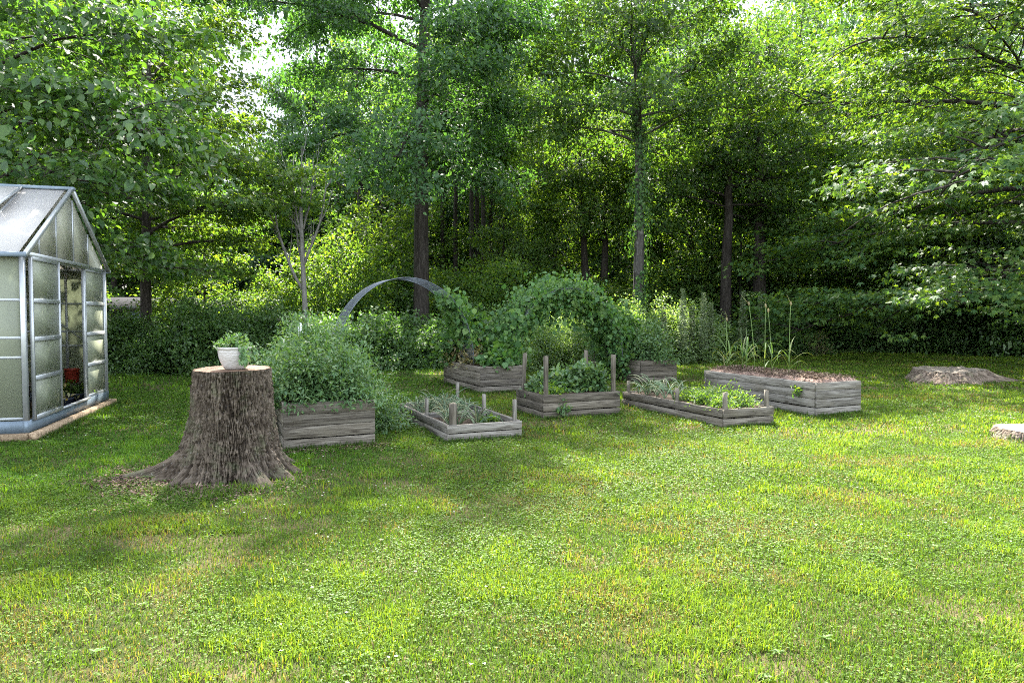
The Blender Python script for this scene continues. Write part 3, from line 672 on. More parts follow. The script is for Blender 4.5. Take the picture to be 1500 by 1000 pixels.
# back left bed
for i, (x, y, rx, h, mt, lab) in enumerate([
    (.25,1.75,.3,.62,'leaf_wilt','yellowed wilting plant at the left back of the bed under the vine arch'),
    (.3,1.0,.28,.5,'leaf_wilt','brown wilting plant on the left of the bed under the vine arch'),
    (.72,.75,.38,.55,'leaf_vine','broad leaved squash plant at the right of the bed under the vine arch'),
    (.6,1.9,.42,.9,'leaf_vine','tall broad leaved squash plant at the back of the bed under the vine arch'),
    (.55,.35,.26,.36,'leaf_vine','small broad leaved squash plant at the front of the bed under the vine arch')]):
    bush('squash_plant', lab, in_bed(3,x,y), M[mt], 'plant', 'plants in the back left bed', seed=95+i, rx=rx, ry=rx, h=h, leaves=1100 if i > 1 else 700, ls=.14 if i > 1 else .09, lw=.9 if i > 1 else .5, clumps=70, cs=.09, stems=22, z=.45, stem_mat=M['stem'], tmpl=T_LEAF, shell=.5)

# leek / garlic stalks on the mulch bed
def leek_parts(seed, h, nl, bud=True, Lf=.55):
    rng = np.random.default_rng(seed); st = MB(); lf = MB(); bd = MB()
    bx = rng.normal(0,.03); st.tube([(0,0,-.02),(bx*.3,0,h*.35),(bx,.01,h*.75),(bx*1.6,.0,h)], [.008,.007,.0055,.004], 6)
    if bud:
        st.tube([(bx*1.6,0,h),(bx*1.6+rng.normal(0,.05),0,h+.16)], [.005,.0015], 5)
        pr = [(0.001,h-.035),(.014,h-.02),(.02,h),(.015,h+.022),(.003,h+.045)]
        bd.lathe(pr, 10, (bx*1.6,0))
    for i in range(nl):
        az = i*2.6 + rng.normal(0,.4); z = .12 + .22*(i/nl)*min(h,.9)/.6; e = rng.uniform(.7,1.25); l = Lf*rng.uniform(.7,1.15); p = np.array([0,0,z]); w = .022
        a = np.array([-math.sin(az), math.cos(az), 0]); vs = []; K = 8; bend = rng.uniform(.12,.42)
        for k in range(K+1):
            ww = w*(1-(k/K)**1.6)+.001; vs += [p-a*ww/2, p+np.array([0,0,-.003]), p+a*ww/2]
            p = p + l/K*np.array([math.cos(e)*math.cos(az), math.cos(e)*math.sin(az), math.sin(e)]); e -= bend*(.3 if k < 3 else 1.5)
        q = [(k*3+j, k*3+j+1, k*3+j+4, k*3+j+3) for k in range(K) for j in (0,1)]
        lf.add(vs, np.array(q))
    return st, lf, bd
for i, (px, ptop, y, h_, nl, bud, lab) in enumerate([
    (1051,520,2.35,.30,2,False,'shortest dry stalk at the far left of the mulch bed'),
    (1066,468,2.2,.62,4,True,'bent stalk with thin leaves near the far end of the mulch bed'),
    (1072,480,2.0,.50,5,False,'short leafy stalk near the far end of the mulch bed'),
    (1088,480,1.9,.50,6,False,'leafy yellowing stalk left of the leaf tuft in the mulch bed'),
    (1094,480,1.6,.55,9,False,'dense yellow green leaf tuft in the mulch bed'),
    (1105,445,1.7,.92,3,True,'tall thin stalk with bud just right of the leaf tuft'),
    (1119,448,1.45,.92,4,True,'tall stalk with pale bud and arching leaves, mid mulch bed'),
    (1134,455,1.2,.82,5,True,'straight stalk with dry brown bud, mid mulch bed'),
    (1157,445,.95,.90,7,True,'tallest stalk with wide arching leaves at the near end of the mulch bed')]):
    # place by walking along the bed so it shows at px
    fl = np.array(B7); x = .35
    best = min(np.linspace(.3,2.55,90), key=lambda yy: abs((fl+U*x+V*yy)[0]/(fl+U*x+V*yy)[1]*1000+750-px))
    p = in_bed(7, x + rng.normal(0,.03), best)
    h_ = at_depth(px, ptop, p[1])[2] - .53
    s, l, b_ = leek_parts(120+i, h_, nl, bud)
    t = thing('leek_plant', lab, 'plant', (*p,.53), rng.normal(0,.3), 'stalks on the mulch bed')
    s.build('stalk', M['leaf_leek'] if i else M['leaf_wilt'], t, True); l.build('leaf', M['leaf_leek'], t, True)
    if bud: b_.build('bud', M['leaf_wilt'], t, True)
# mulch chips heaped on the soil part of the bed
mc = MB(); n = 2600; x = rng.uniform(.05,.94,n); y = rng.uniform(.05,2.6,n)
P = np.stack([B7[0]+U[0]*x+V[0]*y, B7[1]+U[1]*x+V[1]*y, .53+rng.random(n)*.05+.03*np.minimum(np.minimum(x,.99-x)*6,1)], -1)
put_leaves(mc, P, rng.normal(0,1,(n,3))*np.array([1,1,.25]), rand_dirs(rng,n,1,.5), rng.uniform(.03,.09,n), rng.uniform(.012,.03,n), T_QUAD)
M['chips'] = leaf_mat('mulch_chips', [(.04,.028,.02),(.09,.064,.045),(.18,.138,.10)], trans=(1,1,1), tr=.05, rough=.9, spec=.1)
o = mc.build('mulch', M['chips']); o['kind'] = 'stuff'; tag(o, 'brown shredded mulch heaped on the long tall bed', 'mulch')

# ------------------------------------------------------------------ arches
def arch_curve(a, b, top, n=40, zf=.42):
    a = np.array(a); b = np.array(b); c = []
    for i in range(n+1):
        th = math.pi*i/n; f = .5-.5*math.cos(th)
        xy = a+(b-a)*f; c.append((xy[0], xy[1], zf+(top-zf)*math.sin(th)**.85))
    return np.array(c)
def wire_arch(name, label, a, b, top, width):
    c = arch_curve(a, b, top); t = thing(name, label, 'trellis', (*((np.array(a)+np.array(b))/2), 0)); off = np.array([*((np.array(a)+np.array(b))/2), 0])
    mb = MB(); V3 = np.array([V[0],V[1],0])
    nlong = 15
    for j in range(nlong+1):
        mb.tube(c - off + V3*width*(j/nlong-.5), .0032 if 0 < j < nlong else .007, 4)
    L = np.linalg.norm(np.diff(c,axis=0),axis=1).sum(); k = int(L/.085); s = np.concatenate([[0],np.cumsum(np.linalg.norm(np.diff(c,axis=0),axis=1))])
    for i in range(k+1):
        p = np.array([np.interp(i*L/k, s, c[:,d]) for d in range(3)]) - off
        mb.tube([p-V3*width/2, p+V3*width/2], .0032, 4)
    mb.build('wire_mesh', M['wire'], t, True); return c
c1 = wire_arch('wire_arch', 'bare grey wire mesh arch rising behind the herb bed', (-3.42,12.9), (-.98,14.85), 2.32, .85)
c2 = wire_arch('wire_arch', 'wire mesh arch hidden under the green vine', (-.16,15.2), (2.42,16.6), 2.18, 1.0)
def vine(label, c, width, n, fr, thick, ls, seed, mat='leaf_vine', hang=1.7):
    rng = np.random.default_rng(seed); mb = MB(); st = MB()
    org = np.array([*c[len(c)//2][:2], 0]); V3 = np.array([V[0],V[1],0])
    nc = n//7; t = fr[0]+(fr[1]-fr[0])*rng.random(nc)
    x = t*(len(c)-1); i = np.minimum(x.astype(int), len(c)-2); f = (x-i)[:,None]
    P = c[i]+(c[i+1]-c[i])*f; w = rng.uniform(-.55,.55,(nc,1))*width
    mid = np.array([c[:,0].mean(), c[:,1].mean(), .8]); out = nrm(P-mid)
    P = P + V3*w + out*np.abs(rng.normal(0,thick,(nc,1))) - np.array([0,0,1])*np.abs(rng.normal(0,thick*hang,(nc,1)))
    P = np.repeat(P,7,0) + rng.normal(0,.09,(nc*7,3)); out = np.repeat(out,7,0); m = len(P)
    N = nrm(out*.7+np.array([0,-.25,.5])+rng.normal(0,.4,(m,3))); D = rng.normal(0,.5,(m,3))+np.array([0,0,-.7])
    L = ls*np.clip(rng.lognormal(-.1,.35,m),.35,1.8)
    put_leaves(mb, P-org, D, N, L, L*.95, T_LEAF)
    for k in range(7):
        a = int(fr[0]*(len(c)-1)); b = int(fr[1]*(len(c)-1)); pts = c[a:b+1]-org + V3*rng.uniform(-.5,.5)*width + rng.normal(0,.03,(b+1-a,3))
        st.tube(pts, .009, 5)
    o = thing('climbing_vine', label, 'vine', tuple(org)); st.build('stem', M['stem'], o, True); mb.build('foliage', M[mat], o)
vine('dense broad leaved vine covering the whole right hand arch', c2, 1.05, 11000, (0,1), .17, .085, 201, hang=1.9)
vine('broad leaved vine climbing the right foot of the bare wire arch', c1, .85, 1300, (.70,.90), .12, .095, 202, hang=.9)
bush('squash_plant', 'broad leaved squash mound between the two arches', in_bed(3,.4,2.0), M['leaf_vine'], 'plant', None, seed=203, z=.44, rx=.5, ry=.45, h=1.25, leaves=1500, ls=.13, lw=.9, clumps=90, cs=.13, stems=20, stem_mat=M['stem'], tmpl=T_LEAF)
bush('squash_plant', 'thick vine mass hanging at the right foot of the vine arch', in_bed(5,.22,1.15), M['leaf_vine'], 'plant', None, seed=204, z=.42, rx=.5, ry=.5, h=1.3, leaves=1600, ls=.12, lw=.9, clumps=90, cs=.13, stems=20, stem_mat=M['stem'], tmpl=T_LEAF)

# ------------------------------------------------------------------ stumps
def stump_mesh(seed, r0, h, roots, flare=.5, fl_h=.35, rings=90, sides=300, ridge=.018, oval=1.0, tilt=(0,0), rough=0):
    rng = np.random.default_rng(seed)
    th = np.arange(sides)*2*math.pi/sides; z = np.linspace(-.06, h, rings)
    T, Z = np.meshgrid(th, z); zz = np.clip(Z/h, 0, 1)
    r = r0*(1+.10*(1-zz)) + r0*flare*np.exp(-np.maximum(Z,0)/(h*fl_h))*.55
    for az, ln, wd, hh in roots:
        d = np.angle(np.exp(1j*(T-az)))
        r = r + ln*np.exp(-(d/wd)**2)*np.exp(-np.maximum(Z,0)/hh)
    r = r*(1+.035*np.sin(3*T+1)+.02*np.sin(5*T+2.2))
    # bark ridges: interlacing plates with narrow grooves, wandering upward
    ang = T/(2*math.pi)*round(2*math.pi*r0/.050)
    seam = np.clip(np.minimum(T, 2*math.pi-T)/.25, 0, 1)
    ph = ang + seam*(2.6*(vnoise(T*5, Z, .30, seed+1)-.5) + 1.5*(vnoise(T*11, Z, .10, seed+2)-.5))
    rid = np.clip(np.abs(((ph % 1.0)-.5)*2)*1.7, 0, 1)**.7
    brk = vnoise(np.floor(ph)*1.7+T*0, Z, .07, seed+4)
    RID = np.clip(rid*(.35+.9*brk),0,1)*.75+.25*vnoise(T*r0*40, Z*40, 1.0, seed+7)
    fine = vnoise(T*r0*60, Z*60, 1.0, seed+6)
    # fade periodic seam
    r = r + ridge*(rid-.7)*(.55+.8*brk) + ridge*.5*(fine-.5) + (vnoise(T*4, Z, .16, seed+8)-.5)*.03*seam
    zt = Z + rough*(zz**3)*(vnoise(np.cos(T)*5+9, np.sin(T)*5+9, .8, seed+12)-.5) + (zz**6)*(tilt[0]*np.cos(T)+tilt[1]*np.sin(T))
    v = np.stack([r*np.cos(T)*oval, r*np.sin(T), zt], -1)
    i = np.arange(rings-1)[:,None]*sides; j = np.arange(sides)[None]; k = (j+1) % sides
    mb = MB(); mb.add(v.reshape(-1,3), np.stack([i+j,i+k,i+sides+k,i+sides+j],-1).reshape(-1,4), plate=RID.reshape(-1))
    # cut face
    top = v[-1]; ct = MB(); nr = 24; vs = []
    cz = top[:,2].mean()
    for q in range(nr+1):
        f = 1-q/nr; f = max(f, .001)
        ringv = top*np.array([f,f,0]) + np.array([0,0,1])*(cz+(top[:,2:3]-cz)*f + .003)
        ringv[:,2] += (vnoise(ringv[:,0], ringv[:,1], .06, seed+9)-.5)*.006
        vs.append(ringv)
    vs = np.array(vs)
    i = np.arange(nr)[:,None]*sides
    ct.add(vs.reshape(-1,3), np.stack([i+j,i+k,i+sides+k,i+sides+j],-1).reshape(-1,4))
    return mb, ct
def stump_bark(name, c, moss=.0):
    b = NT(name); tc = b.n('TexCoord'); g = b.n('NewGeometry')
    mp = b.n('Mapping'); mp.inputs['Scale'].default_value = (1,1,.22); b.l(tc, mp, 'Object', 0)
    n1 = b.n('TexNoise', i_Scale=38, i_Detail=8, i_Roughness=.7); b.l(mp, n1)
    n2 = b.n('TexNoise', i_Scale=5, i_Detail=6, i_Roughness=.7); b.l(tc, n2, 'Object', 0)
    n3 = b.n('TexNoise', i_Scale=55, i_Detail=4, i_Roughness=.6); b.l(tc, n3, 'Object', 0)
    pa = b.n('Attribute', attribute_name='plate'); mxp = b.n('Math', operation='MULTIPLY_ADD', i_1=.62); b.l(pa, mxp, 'Fac', 0)
    sc2 = b.n('Math', operation='MULTIPLY', i_1=.42); b.l(n1, sc2, 0, 0); b.l(sc2, mxp, 0, 2)
    rp = b.ramp(mxp, [(.22, c[0]), (.48, c[1]), (.78, c[2])])
    a1 = b.ramp(n2, [(.52, (0,0,0)), (.66, (.55,.55,.55))]); m1 = b.n('MixRGB'); b.l(a1, m1, 0, 0); b.l(rp, m1, 0, 1); m1.inputs[2].default_value = (.085,.095,.05,1)
    a2 = b.ramp(n3, [(.62, (0,0,0)), (.70, (.8,.8,.8))]); m2 = b.n('MixRGB'); b.l(a2, m2, 0, 0); b.l(m1, m2, 0, 1); m2.inputs[2].default_value = (.17,.16,.145,1)
    p = b.n('BsdfPrincipled', i_Roughness=.95); p.inputs['Specular IOR Level'].default_value = .15; b.l(m2, p, 0, 'Base Color')
    bp = b.n('Bump', i_Strength=.9, i_Distance=.012); b.l(n1, bp, 0, 'Height'); b.l(bp, p, 0, 'Normal'); b.l(p, b.out); return b.m
def rings_mat(name, c0, c1):
    b = NT(name); tc = b.n('TexCoord'); sx = b.n('SeparateXYZ'); b.l(tc, sx, 'Object', 0)
    cb = b.n('CombineXYZ'); b.l(sx, cb, 0, 0); b.l(sx, cb, 1, 1)
    w = b.n('TexWave', wave_type='RINGS', rings_direction='SPHERICAL', i_Scale=14, i_Distortion=2.5, i_Detail=3); b.l(cb, w)
    n = b.n('TexNoise', i_Scale=9, i_Detail=6); b.l(tc, n, 'Object', 0)
    rp = b.ramp(w, [(0, c0), (1, c1)]); st = b.ramp(n, [(.45,(1,1,1)),(.75,(.45,.4,.36))])
    m = b.n('MixRGB', blend_type='MULTIPLY', i_Fac=1.0); b.l(rp, m, 0, 1); b.l(st, m, 0, 2)
    p = b.n('BsdfPrincipled', i_Roughness=.85); b.l(m, p, 0, 'Base Color'); b.l(p, b.out); return b.m
M['stump_bark'] = stump_bark('stump_bark', [(.006,.004,.003),(.034,.025,.017),(.108,.086,.064)])
M['stump_cut'] = rings_mat('fresh_cut_wood', (.115,.06,.03), (.17,.098,.05))
M['old_cut'] = rings_mat('weathered_cut_wood', (.26,.205,.145), (.34,.28,.20)); M['rot_cut'] = rings_mat('rotten_cut_wood', (.10,.08,.06), (.22,.18,.14))
STX, STY = -2.80, 6.82
st = thing('tree_stump', 'big tall bark covered tree stump with a flower pot on it', 'stump', (STX,STY,0))
sb, sc_ = stump_mesh(301, .34, 1.055, [(R(188),.74,.19,.14),(R(210),.30,.13,.24),(R(236),.26,.13,.13),(R(270),.04,.3,.16),(R(312),.56,.19,.12),(R(338),.34,.13,.19),(R(5),.2,.2,.12),(R(50),.25,.3,.15),(R(110),.3,.25,.15),(R(150),.3,.2,.15)], flare=.42, fl_h=.36, tilt=(.0,.008), ridge=.042, rings=230, sides=720)
sb.build('bark', M['stump_bark'], st, True); sc_.build('cut_face', M['stump_cut'], st, True)
s2p = ground(1386,557); s2 = thing('tree_stump', 'wide low rotting stump on the lawn right of the mulch bed', 'stump', (*s2p,0))
a, b_ = stump_mesh(302, .64, .27, [(R(345),.95,.22,.16),(R(200),.35,.3,.15),(R(270),.25,.3,.12),(R(235),.3,.2,.14),(R(90),.3,.5,.15)], flare=.4, fl_h=.5, ridge=.05, rings=40, sides=260, tilt=(.02,.02), rough=.06)
M['stump_bark2'] = stump_bark('rotten_bark', [(.025,.018,.013),(.085,.062,.046),(.19,.15,.115)])
a.build('bark', M['stump_bark2'], s2, True); b_.build('cut_face', M['rot_cut'], s2, True)
s3 = thing('tree_stump', 'flush cut pale stump disc at the right edge of the lawn', 'stump', (6.78,8.75,0))
a, b_ = stump_mesh(303, .42, .12, [(R(180),.08,.4,.1),(R(250),.06,.4,.1)], flare=.2, fl_h=.6, ridge=.035, rings=24, sides=260, rough=.0)
a.build('bark', M['stump_bark2'], s3, True); b_.build('cut_face', M['old_cut'], s3, True)

# ------------------------------------------------------------------ flower pot on the stump
PZ = 1.062
fp = thing('flower_pot', 'white textured ceramic pot with trailing green plant on the big stump', 'flower pot', (STX+.06,STY-.08,PZ))
pm = MB(); prof = [(.001,.004),(.095,.0),(.108,.004),(.128,.04),(.150,.09),(.163,.14),(.168,.19),(.168,.205),(.174,.208),(.175,.226),(.170,.230),(.160,.228),(.156,.200),(.150,.15)]
pm.lathe(prof, 64); fp.scale = (.94,.94,.94)
b = NT('glazed_ceramic'); tc = b.n('TexCoord'); mp = b.n('Mapping'); mp.inputs['Scale'].default_value = (1,1,2.4); b.l(tc, mp, 'Object', 0)
vo = b.n('TexVoronoi', i_Scale=26); b.l(mp, vo); p = b.n('BsdfPrincipled', i_Roughness=.28); p.inputs['Base Color'].default_value = (.34,.315,.30,1)
bp = b.n('Bump', i_Strength=.7, i_Distance=.006); b.l(vo, bp, 0, 'Height'); b.l(bp, p, 0, 'Normal'); b.l(p, b.out)
pm.build('pot', b.m, fp, True)
so_ = MB(); so_.lathe([(.155,.200),(.08,.21),(.001,.212)], 32); so_.build('soil', M['soil'], fp)
w, f = bush_parts(310,   .165, .15, .15, leaves=560, ls=.04, lw=.62, clumps=70, cs=.03, stems=40, tmpl=T_LEAF, shell=.4, sw=.0025)
for o in (w.build('stem', M['stem'], fp, True), f.build('foliage', M['leaf_herb'], fp)): o.location = (0,0,.2)
tr_ = MB(); n = 110; rng = np.random.default_rng(311); t = rng.random(n)
P = np.stack([.10+.05*np.sqrt(t)+rng.normal(0,.018,n)+.02, -.10-.05*t+rng.normal(0,.02,n)-.02, .235-t*.16+rng.normal(0,.012,n)], -1)
put_leaves(tr_, P, np.stack([rng.normal(.2,.4,n), rng.normal(-.3,.4,n), -np.ones(n)], -1), np.stack([rng.normal(.4,.4,n), -np.ones(n), rng.normal(.6,.3,n)], -1), .042, .03, T_LEAF)
tr_.build('trailing_stem', M['leaf_herb'], fp); tr_ = MB()
n = 60; t = rng.random(n)
P = np.stack([.165+.04*t+rng.normal(0,.02,n), rng.normal(.0,.05,n), .24-t*.13], -1)
put_leaves(tr_, P, np.stack([rng.normal(.5,.4,n), rng.normal(-.1,.4,n), -np.ones(n)], -1), np.stack([np.ones(n), rng.normal(-.4,.4,n), rng.normal(.8,.3,n)], -1), .042, .03, T_LEAF)
tr_.build('trailing_stem', M['leaf_herb'], fp)

# ------------------------------------------------------------------ greenhouse
GA = np.array([-6.17,8.66]); E1 = np.array([-.281,.960]); GW, GL, GE, GR = 3.6, 3.7, 2.36, 3.45
gh = thing('greenhouse', 'aluminium framed polycarbonate greenhouse with an open sliding door', 'greenhouse', (*GA,0), math.atan2(E1[1],E1[0]))
def gbars(name, mat, bars, parent=gh):
    mb = MB()
    for p0, p1, w, d in bars: mb.bar(p0, p1, w, d)
    return mb.build(name, mat, parent)
mb = MB()
def tbar(p0, p1, w, d):
    n0 = mb.n; mb.bar(p0, p1, w, d)
    mb.attr.setdefault('grain', []).append(np.stack([mb.v[-1][:,0]+mb.v[-1][:,1], mb.v[-1][:,2], mb.v[-1][:,0]-mb.v[-1][:,1]], -1))
tbar((-.06,-.06,.045),(GW+.06,-.06,.045),.10,.09); tbar((-.06,GL+.06,.045),(GW+.06,GL+.06,.045),.10,.09)
tbar((-.06,-.01,.045),(-.06,GL+.01,.045),.10,.09); tbar((GW+.06,-.01,.045),(GW+.06,GL+.01,.045),.10,.09)
mb.build('timber_footing', M['wood_tan'], gh)
mb = MB()
mb.box((0,0,.088),(GW,.05,.24)); mb.box((0,GL-.05,.088),(GW,GL,.24)); mb.box((0,.052,.088),(.05,GL-.052,.24)); mb.box((GW-.05,.052,.088),(GW,GL-.052,.24))
mb.build('base_plate', M['alu_blue'], gh)
t = .045; rails = (.262,.772,1.276,1.775,2.325)
bars = []
for x, y in ((.03,.03),(GW-.03,.03),(.03,GL-.03),(GW-.03,GL-.03)): bars.append(((x,y,.24),(x,y,GE),.06,.06))
for y in np.arange(.62, GL-.2, .62): bars += [((.025,y,.24),(.025,y,GE),.04,.04), ((GW-.025,y,.24),(GW-.025,y,GE),.04,.04)]
bars += [((.025,.06,GE),(.025,GL-.06,GE),.07,.05), ((GW-.025,.06,GE),(GW-.025,GL-.06,GE),.07,.05)]
for z in (.27,1.05,1.30,1.78):
    bars += [((.027,.06,z),(.027,GL-.06,z),.03,.035), ((GW-.027,.06,z),(GW-.027,GL-.06,z),.03,.035), ((.06,GL-.027,z),(GW-.06,GL-.027,z),.03,.035)]
for x in (1.2,2.4): bars.append(((x,GL-.025,.24),(x,GL-.025,GE),.04,.04))
bars += [((.06,.028,GE-.01),(GW-.06,.028,GE-.01),.05,.06), ((.06,GL-.028,GE-.01),(GW-.06,GL-.028,GE-.01),.05,.06)]
# braces
bars += [((.07,.15,1.78),(.07,.72,GE-.05),.02,.02), ((.07,.9,.3),(.07,2.2,1.75),.02,.02), ((1.0,GL-.09,.9),(2.6,GL-.09,2.2),.025,.025), ((GW-.09,.3,1.1),(GW-.09,1.6,2.2),.025,.025)]
gbars('wall_frame', M['alu'], bars)
def gz(x): return GE + (GR-GE)*(1-abs(x-GW/2)/(GW/2))
for x in (.16,.34,.54,.74):
    for y in (.022, GL-.022):
        X_ = x*GW; gbars('gable_muntin', M['alu'], [((X_,y,GE+.03),(X_,y,gz(X_)-.03),.03,.035)])
bars = []
ov = .05
for y in (-ov+.02, GL+ov-.02):
    bars += [((-.05,y,GE-.015),(GW/2-.02,y,GR+.02),.05,.06), ((GW+.05,y,GE-.015),(GW/2+.02,y,GR+.02),.05,.06)]
for y in np.arange(.62, GL-.2, .62):
    bars += [((0,y,GE+.012),(GW/2-.02,y,GR+.012),.03,.035), ((GW,y,GE+.012),(GW/2+.02,y,GR+.012),.03,.035)]
gbars('roof_frame', M['alu'], bars)
gbars('ridge_cap', M['alu_blue'], [((GW/2,-ov-.01,GR+.035),(GW/2,GL+ov+.01,GR+.035),.11,.05)])
gbars('gutter', M['alu_blue'], [((-.05,-ov,GE-.01),(-.05,GL+ov,GE-.01),.07,.06), ((GW+.05,-ov,GE-.01),(GW+.05,GL+ov,GE-.01),.07,.06)])
def sheet(name, mat, quad, parent=gh, th=.008):
    q = np.array(quad, float); n = np.cross(q[1]-q[0], q[2]-q[0]); n = n/np.linalg.norm(n)*th/2
    mb = MB(); k = len(q); v = np.concatenate([q-n, q+n])
    mb.add(v, [np.array([list(range(k-1,-1,-1))]), np.array([list(range(k,2*k))]), np.array([(i,(i+1)%k,k+(i+1)%k,k+i) for i in range(k)])])
    return mb.build(name, mat, parent)
ys = [.05]+list(np.arange(.62, GL-.2, .62))+[GL-.05]
for y0, y1 in zip(ys[:-1], ys[1:]):
    for X_ in (.022, GW-.022):
        sheet('wall_panel', M['poly_wall'], [(X_,y0+.015,.25),(X_,y1-.015,.25),(X_,y1-.015,GE-.02),(X_,y0+.015,GE-.02)])
    for sx in (0,1):
        xe, xr = (-.03, GW/2-.03) if sx == 0 else (GW+.03, GW/2+.03)
        if sx == 0 and abs(y0-.62) < .01:
            xm = GW/2*.52; zm = gz(xm)
            sheet('roof_panel', M['poly_roof'], [(xe,y0+.01,GE-.005),(xe,y1-.01,GE-.005),(xm,y1-.01,zm),(xm,y0+.01,zm)])
            rv = sheet('roof_vent', M['poly_roof'], [(xm-.03,y0+.0,zm+.16),(xm-.03,y1-.0,zm+.16),(xr,y1-.0,GR+.03),(xr,y0+.0,GR+.03)])
            gbars('vent_frame', M['alu'], [((xm-.03,y0-.01,zm+.16),(xm-.03,y1+.01,zm+.16),.03,.03),((xm-.03,y0-.01,zm+.16),(xr,y0-.01,GR+.03),.03,.03),((xm-.03,y1+.01,zm+.16),(xr,y1+.01,GR+.03),.03,.03)], rv)
        else:
            sheet('roof_panel', M['poly_roof'], [(xe,y0+.01,GE-.005),(xe,y1-.01,GE-.005),(xr,y1-.01,GR+.005),(xr,y0+.01,GR+.005)])
for x0, x1 in ((.06,1.2),(1.2,2.4),(2.4,GW-.06)): sheet('wall_panel', M['poly_wall'], [(x0+.02,GL-.022,.25),(x1-.02,GL-.022,.25),(x1-.02,GL-.022,GE-.03),(x0+.02,GL-.022,GE-.03)])
M['poly_gable'] = panel_mat('polycarbonate_gable', (.46,.46,.35), .03, .4)
for y in (.022, GL-.022):
    xs = [.08]+[k*GW for k in (.16,.34,.54,.74)]+[GW-.08]
    for x0, x1 in zip(xs[:-1], xs[1:]):
        pts = [(x0+.012,y,GE+.025),(x1-.012,y,GE+.025),(x1-.012,y,gz(x1)-.03)]
        if x0 < GW/2 < x1: pts.append((GW/2,y,GR-.04))
        pts.append((x0+.012,y,gz(x0)-.03)); sheet('gable_panel', M['poly_gable'], pts)
def door_leaf(name, x0, x1, y):
    w = .045; bars = [((x0+w/2,y,.235),(x0+w/2,y,2.335),w,.03), ((x1-w/2,y,.235),(x1-w/2,y,2.335),w,.03)]
    for z in rails: bars.append(((x0+w,y-.003,z),(x1-w,y-.003,z),.036,.058))
    d = gbars(name, M['alu'], bars)
    for z0, z1 in zip(rails[:-1], rails[1:]): sheet('pane', M['poly_wall'], [(x0+w,y,z0+.03),(x1-w,y,z0+.03),(x1-w,y,z1-.03),(x0+w,y,z1-.03)], d)
    return d
door_leaf('sliding_door', .10, 1.13, -.03); door_leaf('fixed_panel', 2.46, 3.54, .03)
gbars('door_frame', M['alu'], [((2.43,.03,.24),(2.43,.03,GE-.03),.05,.05),((.07,-.035,2.365),(2.5,-.035,2.365),.045,.05),((1.14,-.02,.25),(2.42,-.02,.25),.05,.025)])
# things inside
def gl(x, y): return (float(GA[0]+E1[0]*x-E1[1]*y), float(GA[1]+E1[1]*x+E1[0]*y))
M['tub'] = plain_mat('dark_blue_plastic', (.018,.022,.035), .4); M['red'] = plain_mat('red_plastic', (.26,.035,.02), .45)
tb = thing('planter_tub', 'dark blue plastic planter tub with seedlings inside the greenhouse door', 'planter', (*gl(2.85,.35),0), .5)
pm = MB(); pm.lathe([(.001,.01),(.20,.0),(.215,.01),(.25,.27),(.265,.275),(.265,.30),(.245,.30),(.235,.26)], 36); pm.build('tub', M['tub'], tb, True)
pm = MB(); pm.lathe([(.24,.25),(.1,.262),(.001,.265)], 24); pm.build('soil', M['soil'], tb)
w, f = bush_parts(330, .22, .2, .22, leaves=260, ls=.08, lw=.6, clumps=40, cs=.04, stems=14, tmpl=T_LEAF); 
for o in (w.build('stem', M['stem'], tb, True), f.build('foliage', M['leaf_bright'], tb)): o.location = (0,0,.25)
tb2 = thing('planter_tub', 'dark tub half hidden behind the door panel of the greenhouse', 'planter', (*gl(2.4,.45),0), .5)
pm = MB(); pm.lathe([(.001,.01),(.20,.0),(.215,.01),(.24,.24),(.255,.245),(.255,.265),(.235,.265),(.225,.23)], 36); pm.build('tub', M['tub'], tb2, True)
pm = MB(); pm.lathe([(.228,.22),(.1,.232),(.001,.235)], 24); pm.build('soil', M['soil'], tb2)
w, f = bush_parts(331, .2, .2, .2, leaves=160, ls=.08, lw=.5, clumps=30, cs=.04, stems=14, tmpl=T_LEAF)
for o in (w.build('stem', M['stem'], tb2, True), f.build('foliage', M['leaf_wilt'], tb2)): o.location = (0,0,.22)
bench = thing('potting_bench', 'low wooden slatted bench inside the greenhouse carrying a red bucket', 'bench', (*gl(3.28,.8),0), math.atan2(E1[1],E1[0])+math.pi/2)
pm = MB(); r9 = np.random.default_rng(9)
for k in range(4): board(pm, (-.45,-.24+k*.125), (.45,-.24+k*.125), .10, .025, .40, (0,1), r9)
pm.build('slat_top', M['wood'], bench)
for x in (-.4,.4):
    for y in (-.2,.2):
        pm = MB(); post(pm, x, y, 0, .398, .05, r9); pm.build('leg', M['wood'], bench)
bk = thing('bucket', 'red plastic bucket standing on the bench inside the greenhouse', 'bucket', (*gl(3.3,.48),.426))
pm = MB(); pm.lathe([(.001,.006),(.14,.0),(.15,.006),(.18,.34),(.19,.345),(.19,.37),(.178,.37),(.172,.34),(.14,.02)], 36); pm.build('pail', M['red'], bk, True)
pm = MB(); pm.tube([(.185*math.cos(a), .03, .35+.16*math.sin(a)) for a in np.linspace(0,math.pi,14)], .004, 5); pm.build('handle', M['alu'], bk, True); bk.scale = (.65,.65,.65)

